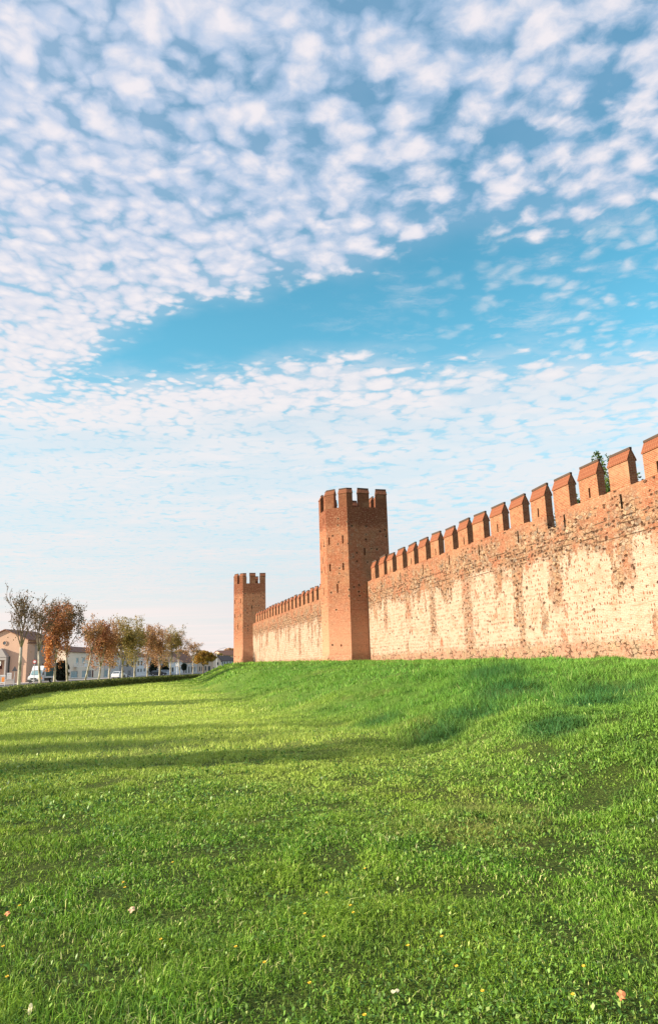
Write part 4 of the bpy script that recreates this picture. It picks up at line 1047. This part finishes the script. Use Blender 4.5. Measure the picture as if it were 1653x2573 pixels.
# shaded side building of the chapel
house('stone_annex', 'brown stone annex with dark red shutters in the shade behind the white van', 66.9, 125.4, 139, 133.6, 6.9, 8.3, P_stone, M_rooft,
      [(67, 72, 1686, 1701, 'r'), (81, 86.5, 1686, 1701, 'r'), (106, 112, 1668, 1682, 'r')], depth=7, cat='house')
house('shop_house', 'cream two storey house with roadside shop windows and a white balcony', 164, 160, 262, 186, 6.15, 7.6, P_cream, M_rooft,
      [(190.5, 197.5, 1653, 1666, 't'), (206, 213, 1652, 1665, 't'), (179, 197, 1686, 1703, 't'), (207, 220, 1685, 1702, 't'), (222, 231, 1684, 1702, 'g'), (232, 236, 1684, 1702, 'r'), (240, 246, 1650, 1660, 'g')], depth=9)
_r = bpy.context.scene.objects['shop_house']
def balcony(root, pl, pr, Y, y0, y1, mat):
    X0, X1 = gx(pl, Y), gx(pr, Y); z1, z0 = gz(pl, y0, Y), gz(pl, y1, Y); o = root.location
    mb = MB(); mb.box(X0, X1, Y-1.0, Y+.9, z0-.12, z0); mb.box(X0, X1, Y-1.0, Y-.93, z1-.08, z1)
    n = int((X1-X0)/.28)
    for k in range(n+1): x = X0+(X1-X0-.05)*k/n; mb.box(x, x+.05, Y-.99, Y-.94, z0, z1-.08)
    for x in (X0, X1-.06): mb.box(x, x+.06, Y-1.0, Y+.9, z1-.08, z1); mb.box(x, x+.06, Y-1.0, Y+.9, z0, z0+.5)
    mb.build('balcony', mat, root, tuple(o))
balcony(_r, 188, 215, 166, 1668, 1675, M_white)
for q, (a, b) in enumerate([(177, 199), (205, 238)]):
    pass
house('grey_house', 'narrow grey house with a white framed shop window beside the cream shop house', 263, 187, 276, 190, 5.6, 6.9, P_lgrey, M_rooft, [(256, 271, 1684, 1702, 't')], depth=8)
house('plain_house', 'plain pale house with a low side wall behind the brown trees', 277, 193, 301, 200, 5.2, 7.4, P_lgrey, M_rooft, [(281, 285, 1668, 1676, 'd')], depth=9, gable_front=True)
house('porch_house', 'grey house with a columned porch behind the olive trees', 302, 202, 342, 212, 5.4, 7.0, P_grey, M_rooft, [(306, 311, 1664, 1674, 'd'), (318, 323, 1664, 1674, 'd'), (331, 336, 1664, 1674, 'd'), (308, 314, 1684, 1698, 'g'), (322, 330, 1684, 1700, 'g')], depth=9, chim=1)
house('white_house', 'white two storey house with two rows of dark windows behind the tree row', 343, 213, 381, 224, 5.6, 7.0, P_white, M_rooft,
      [(346, 350, 1661, 1671, 'd'), (354, 358, 1661, 1671, 'd'), (369, 373, 1661, 1671, 'd'), (345.5, 351, 1680, 1689, 'g'), (353, 358, 1680, 1689, 'g'), (361.5, 366.5, 1679, 1688, 'g'), (374, 378, 1679, 1696, 'd')], depth=9, chim=1)
house('grey_barn', 'dark grey low building with wide openings behind the parked dark car', 382, 226, 419, 236, 4.6, 6.6, P_grey, M_rooft, [(386, 393, 1674, 1694, 'd'), (400, 411, 1672, 1694, 'd')], depth=9)
house('small_white_house', 'small white house with a tall door and a pinkish roof', 420, 240, 457, 252, 4.2, 8.0, P_white, M_roofp, [(423, 427, 1680, 1687, 'g'), (432, 437, 1677, 1693, 'd'), (450, 455, 1677, 1686, 'g')], depth=16)
house('brown_roofed_house', 'long low grey house with a brown roof and a row of narrow openings', 458, 256, 496, 270, 4.0, 7.9, P_lgrey, M_rooft, [(467, 470, 1675, 1690, 'd'), (474, 477, 1675, 1690, 'd'), (481, 484, 1675, 1690, 'd'), (489, 492, 1675, 1688, 'g')], depth=14)
house('ochre_house', 'cream ochre house with small dark windows behind the golden tree', 497, 272, 534, 286, 4.6, 6.5, P_ochre, M_rooft, [(501, 504, 1675, 1685, 'd'), (507, 509.5, 1675, 1685, 'd'), (515, 519, 1674, 1684, 'd'), (523, 529, 1674, 1690, 'd')], depth=9)
house('gable_house', 'white gabled house end with two dark windows near the street lamp', 535, 286, 556, 288, 4.4, 6.9, P_cream, M_roofd, [(544.5, 549.5, 1664, 1670, 'd'), (544, 551, 1676, 1681, 'd'), (535.5, 538.5, 1676, 1684, 'g')], depth=12, gable_front=True, apex=.35)
house('terrace_house', 'row house with dark roof and five small windows beside the far tower', 556.5, 289, 600, 312, 4.4, 6.6, P_white, M_roofd, [(558, 561, 1662.5, 1669, 'd'), (563, 566.5, 1662.5, 1669, 'd'), (570, 573, 1662.5, 1669, 'd'), (577.5, 580.5, 1662.5, 1669, 'd'), (584, 587, 1662.5, 1669, 'd')], depth=10, chim=1)
house('villa', 'tall villa with a red brown roof rising above the row house by the far tower', 561, 345, 610, 352, 7.6, 9.8, P_pink, M_rooft, [(566, 569, 1648, 1652, 'd'), (576, 579, 1648, 1652, 'd')], depth=12)

# dark evergreens by the shop house and behind
def shrub(name, label, pxc, Y, w_px, y0, y1, n, mat, leafs=.35):
    X = gx(pxc, Y); zt = gz(pxc, y0, Y); zb = max(0, gz(pxc, y1, Y)); rx = w_px*Y/1803/2
    root = empty(name, (X, Y, 0), label, 'shrub')
    mb = MB()
    for k in range(5):
        a = k*1.3; mb.tube([(X, Y, -.1), (X+math.cos(a)*rx*.2, Y+math.sin(a)*rx*.2, zt*.4), (X+math.cos(a)*rx*.6, Y+math.sin(a)*rx*.6, zt*.8)], [.12, .08, .03], 6)
    mb.build('stem', M_dbark, root, (X, Y, 0), uv=False)
    C = []
    while len(C) < n:
        p = np.array([random.gauss(0, .5), random.gauss(0, .5), random.uniform(-1, 1)])
        if p[0]**2+p[1]**2+p[2]**2 > 1: continue
        if vnoise(p[0]*3+pxc, p[2]*3+p[1]*2) < -.18: continue
        C.append((X+p[0]*rx, Y+p[1]*rx*.8, (zt+zb)/2+p[2]*(zt-zb)/2))
    V, Q = leaf_quads(np.array(C), leafs); quad_obj('foliage', V, Q, LM[mat], root, (X, Y, 0))
shrub('evergreen_shrub', 'dark evergreen mass between the van and the shop house', 156, 128, 40, 1660, 1712, 5200, 'evergreen', .4)
shrub('evergreen_shrub', 'tall dark shrub behind the white trunked trees by the grey barn', 386, 205, 20, 1655, 1694, 1500, 'evergreen', .5)
shrub('evergreen_shrub', 'dark purple brown shrub between the grey barn and the small white house', 416, 222, 18, 1662, 1692, 1400, 'evergreen', .5)
shrub('evergreen_shrub', 'round dark shrub in front of the long low grey house', 463, 240, 15, 1667, 1684, 900, 'evergreen', .5)
shrub('garden_bush', 'pale olive tree crown showing above the gabled house roof', 548, 330, 38, 1640, 1665, 1500, 'olive', .6)
shrub('garden_bush', 'brown treetop rising beside the villa roof', 578, 420, 40, 1628, 1655, 1400, 'brown', .8)
shrub('garden_bush', 'brown treetops above the brown roofed house', 455, 300, 44, 1632, 1665, 1600, 'brown', .6)

# street lamp
def pole(name, label, cat, px_, Y, ztop, r=.06, arm=None, mat=None):
    X = gx(px_, Y); root = empty(name, (X, Y, 0), label, cat)
    mb = MB(); pts = [(X, Y, 0), (X, Y, ztop)]
    mb.tube(pts, [r*1.3, r*.8], 8); mb.build('pole', mat or M_metal, root, (X, Y, 0), uv=False)
    return root, X, Y
M_metal = simple('galvanised_metal', (.42, .44, .46), .45, .1, metal=.6)
r_, X, Y = pole('street_lamp', 'tall street lamp with a long curved arm near the far tower', 'lamp', 545, 255, 7.6, .10)
mb = MB(); mb.tube([(X, Y, 7.5), (X+.5, Y, 8.0), (X+1.4, Y, 8.35), (X+2.5, Y, 8.6)], [.08, .07, .06, .05], 6); mb.build('arm', M_metal, r_, (X, Y, 0), uv=False)
mb = MB(); mb.hexa([(X+2.4, Y-.15, 8.5), (X+3.2, Y-.12, 8.62), (X+3.2, Y+.12, 8.62), (X+2.4, Y+.15, 8.5)], [(X+2.45, Y-.1, 8.68), (X+3.1, Y-.07, 8.74), (X+3.1, Y+.07, 8.74), (X+2.45, Y+.1, 8.68)]); mb.build('lamp_head', M_metal, r_, (X, Y, 0), uv=False)
# signs
def tri_sign(px_, Y, z, size, label, col, name='road_sign'):
    r_, X, Y = pole(name, label, 'sign', px_, Y, z-.05, .045)
    mb = MB(); h_ = size*.87
    mb.hexa([(X-size/2, Y-.07, z-.03), (X+size/2, Y-.07, z-.03), (X, Y-.07, z+h_)], [(X-size/2, Y-.10, z-.03), (X+size/2, Y-.10, z-.03), (X, Y-.10, z+h_)])
    mb.build('sign_plate', col, r_, (X, Y, 0), uv=False)
M_dsign = simple('dark_sign_back', (.05, .055, .07), .6); M_or = simple('orange_paint', (.80, .28, .05), .5); M_red = simple('red_paint', (.55, .06, .05), .5)
tri_sign(38, 98, 2.0, .75, 'dark triangular road sign on a pale post in front of the chapel', M_dsign)
tri_sign(103.5, 92, .9, .58, 'small orange triangular warning sign standing in front of the van', M_or)
r_, X, Y = pole('road_sign', 'round red rimmed road sign between the bare trees', 'sign', 87, 108, 3.1, .045)
mb = MB(); mb.cyl((X, Y-.08, 3.3), (0, 1, 0), .3, .03, 24); mb.build('sign_rim', M_red, r_, (X, Y, 0), uv=False)
mb = MB(); mb.cyl((X, Y-.10, 3.3), (0, 1, 0), .19, .03, 24); mb.build('sign_plate', M_white, r_, (X, Y, 0), uv=False)
# notice board
X, Y = gx(8.5, 100), 100; r_ = empty('notice_board', (X, Y, 0), 'white framed notice board with an orange poster by the road', 'board')
mb = MB(); mb.box(X-.38, X-.32, Y-.03, Y+.03, 0, 1.5); mb.box(X+.32, X+.38, Y-.03, Y+.03, 0, 1.5); mb.box(X-.32, X+.32, Y-.03, Y+.03, 1.38, 1.5); mb.box(X-.32, X+.32, Y-.03, Y+.03, .42, .52); mb.build('board_frame', M_white, r_, (X, Y, 0))
mb = MB(); mb.box(X-.32, X+.32, Y-.01, Y+.01, .52, 1.38); mb.build('backboard', P_lgrey, r_, (X, Y, 0))
mb = MB(); mb.box(X-.12, X+.28, Y-.03, Y-.012, .56, 1.2); mb.build('poster', M_or, r_, (X, Y, 0))
# low wall by the chapel
X0, X1, Y = gx(15, 108), gx(36, 108), 108
mb = MB(); mb.box(X0, X1, Y, Y+.3, 0, .75); mb.box(X0-.05, X1+.05, Y-.05, Y+.35, .75, .85); o = mb.build('garden_wall', P_grey, None, ((X0+X1)/2, Y, 0)); tag(o, 'low dark garden wall in front of the chapel', 'wall')
# white gate with bars
X0, X1, Y = gx(19, 112), gx(30, 112), 112
mb = MB()
for k in range(9): x = X0+(X1-X0)*k/8; mb.box(x-.02, x+.02, Y-.02, Y+.02, .1, 1.75)
mb.box(X0, X1, Y-.03, Y+.03, 1.7, 1.78); mb.box(X0, X1, Y-.03, Y+.03, .1, .2)
o = mb.build('iron_gate', M_white, None, ((X0+X1)/2, Y, 0)); tag(o, 'pale barred gate beside the chapel porch', 'gate')

# vehicles
M_carw = simple('car_white', (.72, .75, .78), .25, .05, spec=.6); M_card = simple('car_dark', (.04, .045, .055), .25, .1, spec=.6)
M_carb = simple('car_pale_blue', (.42, .50, .56), .25, .05, spec=.6)
M_tyre = simple('tyre_rubber', (.02, .02, .02), .8); M_rim = simple('rim_alloy', (.45, .46, .48), .35, .05, metal=.7); M_canvas = simple('green_canvas', (.06, .13, .12), .8, .3, 3, bump=.02)
M_lens = simple('lamp_lens', (.75, .75, .72), .15, .05, spec=.8); M_plate = simple('number_plate', (.75, .75, .72), .5, .05)
def wheels(root, L, wy, r, xs):
    for x in xs:
        for s_ in (-1, 1):
            mb = MB(); mb.cyl((x, s_*(wy-.12), r), (0, 1, 0), r, .22, 20); wo = mb.build('wheel', M_tyre, root, uv=False)
            mb = MB(); mb.cyl((x, s_*(wy-.005), r), (0, 1, 0), r*.6, .03, 14); mb.build('rim', M_rim, wo, uv=False)
def profile(mb, pts, y0, y1, inset=0.0, zi=None):
    """extrude a side profile (x,z) across y; inset narrows the part above zi"""
    n = len(pts); f = lambda z: inset*max(0, (z-zi))/.55 if zi is not None else 0
    b = [(x, y0+f(z), z) for x, z in pts]; t_ = [(x, y1-f(z), z) for x, z in pts]
    mb.hexa(b, t_)
def car(name, label, X, Y, rot, mat, L=4.2):
    root = empty(name, (X, Y, .03), label, 'car', 'cars parked along the street'); root.rotation_euler = (0, 0, rot)
    mb = MB(); k = L/4.2
    body = [(-2.1*k, .35), (-2.12*k, .75), (-1.95*k, .98), (-1.15*k, 1.0), (1.0*k, .96), (1.9*k, .82), (2.1*k, .65), (2.1*k, .32), (1.6*k, .22), (-1.6*k, .22)]
    profile(mb, body[::-1], -.86, .86); mb.build('body', mat, root, uv=False)
    mb = MB(); cab = [(-1.85*k, .99), (-1.45*k, 1.42), (-.9*k, 1.48), (.15*k, 1.46), (1.05*k, .97)]; profile(mb, cab[::-1], -.80, .80, .14, .95); cb_ = mb.build('cabin', mat, root, uv=False)
    mb = MB(); gl = [(-1.45*k, 1.04), (-1.25*k, 1.36), (-.4*k, 1.39), (.1*k, 1.37), (.75*k, 1.03)]
    for s_ in (-1, 1):
        q = [(x, s_*(.81-.14*max(0, z-.95)/.55), z) for x, z in gl]; q2 = [(x, y+s_*.012, z) for x, y, z in q]; mb.hexa(q, q2)
    mb.hexa([(.22*k, -.6, 1.42), (.22*k, .6, 1.42), (.98*k, .7, 1.02), (.98*k, -.7, 1.02)], [(.25*k, -.6, 1.44), (.25*k, .6, 1.44), (1.01*k, .7, 1.04), (1.01*k, -.7, 1.04)])
    mb.hexa([(-1.50*k, -.6, 1.38), (-1.50*k, .6, 1.38), (-1.80*k, .68, 1.06), (-1.80*k, -.68, 1.06)], [(-1.53*k, -.6, 1.39), (-1.53*k, .6, 1.39), (-1.83*k, .68, 1.07), (-1.83*k, -.68, 1.07)])
    mb.build('windows', M_glass, root, uv=False)
    for s_ in (-1, 1):
        mb = MB(); mb.box(2.02*k, 2.12*k, s_*.62-.16, s_*.62+.16, .62, .74); mb.build('headlight', M_lens, root, uv=False)
    wheels(root, L, .86, .31, (-1.3*k, 1.3*k)); return root
def van():
    X, Y = gx(94, 116), 118
    root = empty('box_van', (X, Y, .03), 'white van with high cab roof and dark green canvas load box', 'van')
    root.rotation_euler = (0, 0, math.radians(-92))
    mb = MB(); cab = [(1.2, .35), (2.95, .35), (3.0, .75), (2.85, 1.05), (2.2, 1.30), (1.75, 1.98), (1.2, 2.05)]; profile(mb, cab, -.95, .95, .0); mb.build('cab', M_carw, root, uv=False)
    mb = MB(); profile(mb, [(1.2, 2.055), (1.78, 2.055), (1.55, 2.5), (1.2, 2.68)], -.93, .93); mb.build('roof_fairing', M_carw, root, uv=False)
    mb = MB(); mb.box(-2.6, 1.15, -1.02, 1.02, 1.05, 2.72); bx = mb.build('canvas_box', M_canvas, root, uv=False)
    mb = MB(); mb.box(-2.65, 1.17, -1.04, 1.04, .78, 1.045); mb.build('side_board', M_carw, root, uv=False)
    mb = MB(); mb.box(.9, 1.16, -1.04, 1.04, 1.05, 2.75); mb.build('front_panel', M_carw, bx, uv=False)
    mb = MB(); mb.box(-2.5, 1.2, -.5, .5, .45, .775); mb.build('chassis', M_dshut, root, uv=False)
    mb = MB(); mb.hexa([(2.25, -.82, 1.33), (2.25, .82, 1.33), (1.83, .78, 1.93), (1.83, -.78, 1.93)][::-1], [(2.29, -.82, 1.35), (2.29, .82, 1.35), (1.87, .78, 1.95), (1.87, -.78, 1.95)][::-1]); mb.build('windscreen', M_teal, root, uv=False)
    mb = MB()
    for s_ in (-1, 1): mb.hexa([(1.35, s_*.955, 1.3), (2.05, s_*.955, 1.3), (1.72, s_*.955, 1.85), (1.35, s_*.955, 1.85)], [(1.35, s_*.965, 1.3), (2.05, s_*.965, 1.3), (1.72, s_*.965, 1.85), (1.35, s_*.965, 1.85)])
    mb.build('side_window', M_glass, root, uv=False)
    mb = MB(); mb.box(2.98, 3.06, -.93, .93, .3, .58); mb.box(2.99, 3.03, -.45, .45, .62, .86); mb.build('bumper', M_dshut, root, uv=False)
    mb = MB(); mb.box(3.065, 3.08, -.26, .26, .44, .55); mb.build('number_plate', M_plate, root, uv=False)
    for s_ in (-1, 1):
        mb = MB(); mb.box(2.93, 3.02, s_*.7-.17, s_*.7+.17, .68, .92); mb.build('headlight', M_lens, root, uv=False)
        mb = MB(); mb.box(1.95, 2.05, s_*1.12-.12, s_*1.12+.12, 1.3, 1.6); mb.build('mirror', M_dshut, root, uv=False)
    wheels(root, 5.5, .95, .34, (2.25, -1.5))
van()
car('parked_car', 'white car at the foot of the bank near the far tower', gx(548, 240), 240, math.radians(200), M_carw)
car('parked_car', 'dark car parked between the white trunked trees', gx(399, 185), 185, math.radians(12), M_card)
car('parked_car', 'pale blue car partly hidden beside the dark parked car', gx(414, 195), 198, math.radians(10), M_carb)
car('parked_car', 'white car with its tail behind the dark trunk by the scooter', gx(301, 150), 150, math.radians(80), M_carw, 3.8)
# scooter
X, Y = gx(317, 140), 140; r_ = empty('motor_scooter', (X, Y, .03), 'dark motor scooter standing on the pavement behind the tree row', 'scooter')
mb = MB(); mb.hexa([(-.7, -.16, .35), (-.15, -.16, .28), (-.15, .16, .28), (-.7, .16, .35)], [(-.85, -.12, .75), (-.1, -.14, .72), (-.1, .14, .72), (-.85, .12, .75)]); mb.box(-.15, .38, -.16, .16, .24, .32)
mb.hexa([(.36, -.2, .24), (.46, -.2, .24), (.46, .2, .24), (.36, .2, .24)], [(.28, -.16, .95), (.38, -.16, .95), (.38, .16, .95), (.28, .16, .95)]); mb.build('body', M_card, r_, uv=False)
mb = MB(); mb.tube([(.5, 0, .3), (.32, 0, 1.0)], .035, 6); mb.tube([(.28, -.3, 1.03), (.28, .3, 1.03)], .025, 6); mb.build('handlebar', M_metal, r_, uv=False)
mb = MB(); mb.box(-.8, -.12, -.13, .13, .76, .84); mb.build('seat', M_tyre, r_, uv=False)
for x in (-.62, .55):
    mb = MB(); mb.cyl((x, 0, .24), (0, 1, 0), .24, .1, 16); wo = mb.build('wheel', M_tyre, r_, uv=False); mb = MB(); mb.cyl((x, 0, .24), (0, 1, 0), .13, .115, 12); mb.build('rim', M_rim, wo, uv=False)
# white post by the small white house
r_, X, Y = pole('sign_post', 'white sign post with a square panel beside the slender tree', 'sign', 445.5, 190, 3.3, .07, mat=M_white)
mb = MB(); mb.box(X-.35, X+.35, Y-.12, Y-.08, 2.4, 3.2); mb.build('sign_plate', M_white, r_, (X, Y, 0))

# ------------------------------------------------------------------ small things in the foreground grass
M_yel = simple('yellow_petals', (.85, .62, .06), .6, .2, 60); M_stem = simple('flower_stem', (.14, .28, .05), .6); M_pale = simple('pale_leaf', (.75, .68, .42), .6, .2, 40)
M_fall = simple('orange_fallen_leaf', (.78, .30, .13), .6, .3, 40); M_tan = simple('tan_fallen_leaf', (.62, .42, .26), .6, .3, 40)
def gpt(px_, py_, z=0.):
    for _ in range(6):
        d = ray(px_, py_); k = (z-EYE)/d[2]; X, Y = d[0]*k, d[1]*k; z = float(H(X, Y))+.07
    return X, Y, z-.07
fl = [(8, 2387), (50, 2283), (404, 2369), (310, 2224), (314, 2237), (18, 2464), (592, 2388), (813, 2362), (664, 2428), (777, 2480), (915, 2562), (880, 2283), (887, 2301), (820, 2251), (765, 2304), (1024, 2385), (1109, 2362), (1146, 2438), (1211, 2501), (1438, 2510), (1465, 2438), (916, 2189), (434, 2173)]
for k, (a, b) in enumerate(fl):
    x, y, z = gpt(a, b); r_ = empty('dandelion', (x, y, z), 'small yellow dandelion flower in the foreground grass', 'flower', 'yellow flowers in the foreground grass')
    mb = MB(); mb.tube([(x, y, z), (x+.004, y, z+.05), (x+.002, y-.003, z+.088)], [.0018, .0015, .0015], 5); mb.build('stem', M_stem, r_, (x, y, z), uv=False)
    mb = MB()
    for ring, (n, R, up) in enumerate(((11, .0098, .003), (8, .007, .006))):
        for q in range(n):
            an = 2*math.pi*(q+ring*.5)/n+random.random()*.2; c_, s_ = math.cos(an), math.sin(an); wd = .0032
            P4 = lambda r1, w_, u: (x+.002+c_*r1-s_*w_, y-.003+s_*r1+c_*w_, z+.088+u)
            mb.hexa([P4(.001, -wd*.5, 0), P4(R, -wd, up), P4(R*1.05, wd, up), P4(.001, wd*.5, 0)], [P4(.001, -wd*.5, .0012), P4(R, -wd, up+.0012), P4(R*1.05, wd, up+.0012), P4(.001, wd*.5, .0012)])
    mb.build('flower_head', M_yel, r_, (x, y, z), uv=False)
def fleaf(px_, py_, size, mat, label, rot, tilt=.5, lobes=True):
    x, y, z = gpt(px_, py_); z += .065
    mb = MB(); n = 26; pts = []
    for q in range(n):
        an = 2*math.pi*q/n; r = size*(.62+.38*abs(math.cos(2.5*an))) if lobes else size/math.sqrt((math.cos(an))**2+(math.sin(an)*2.4)**2)
        a2 = an+rot; X, Yl = math.cos(a2)*r, math.sin(a2)*r
        pts.append((x+X, y+Yl*math.cos(tilt), z+Yl*math.sin(tilt)+.15*size*math.sin(3*an)))
    c_ = (x, y, z+.1*size)
    for q in range(n): mb.face([c_, pts[q], pts[(q+1) % n]]); 
    o_ = [(p[0], p[1], p[2]-.0015) for p in pts]
    for q in range(n): mb.face([(c_[0], c_[1], c_[2]-.0015), o_[(q+1) % n], o_[q]]); mb.face([pts[q], o_[q], o_[(q+1) % n], pts[(q+1) % n]])
    o = mb.build('fallen_leaf', mat, None, (x, y, z)); tag(o, label, 'leaf')
fleaf(1560, 2497, .023, M_fall, 'curled orange red fallen leaf in the grass at the lower right', .4, .9)
fleaf(332, 2283, .026, M_tan, 'pale tan fallen leaf lying on the grass left of centre', .9, .5)
fleaf(77, 2532, .024, M_pale, 'pale oval leaf standing in the grass at the lower left corner', 1.5, 1.2, False)
fleaf(992, 2487, .022, M_pale, 'small whitish leaf lying flat in the grass right of the centre', .2, .3, False)
fleaf(20, 2293, .02, M_fall, 'small reddish leaf at the left border of the foreground', 1.2, .5)
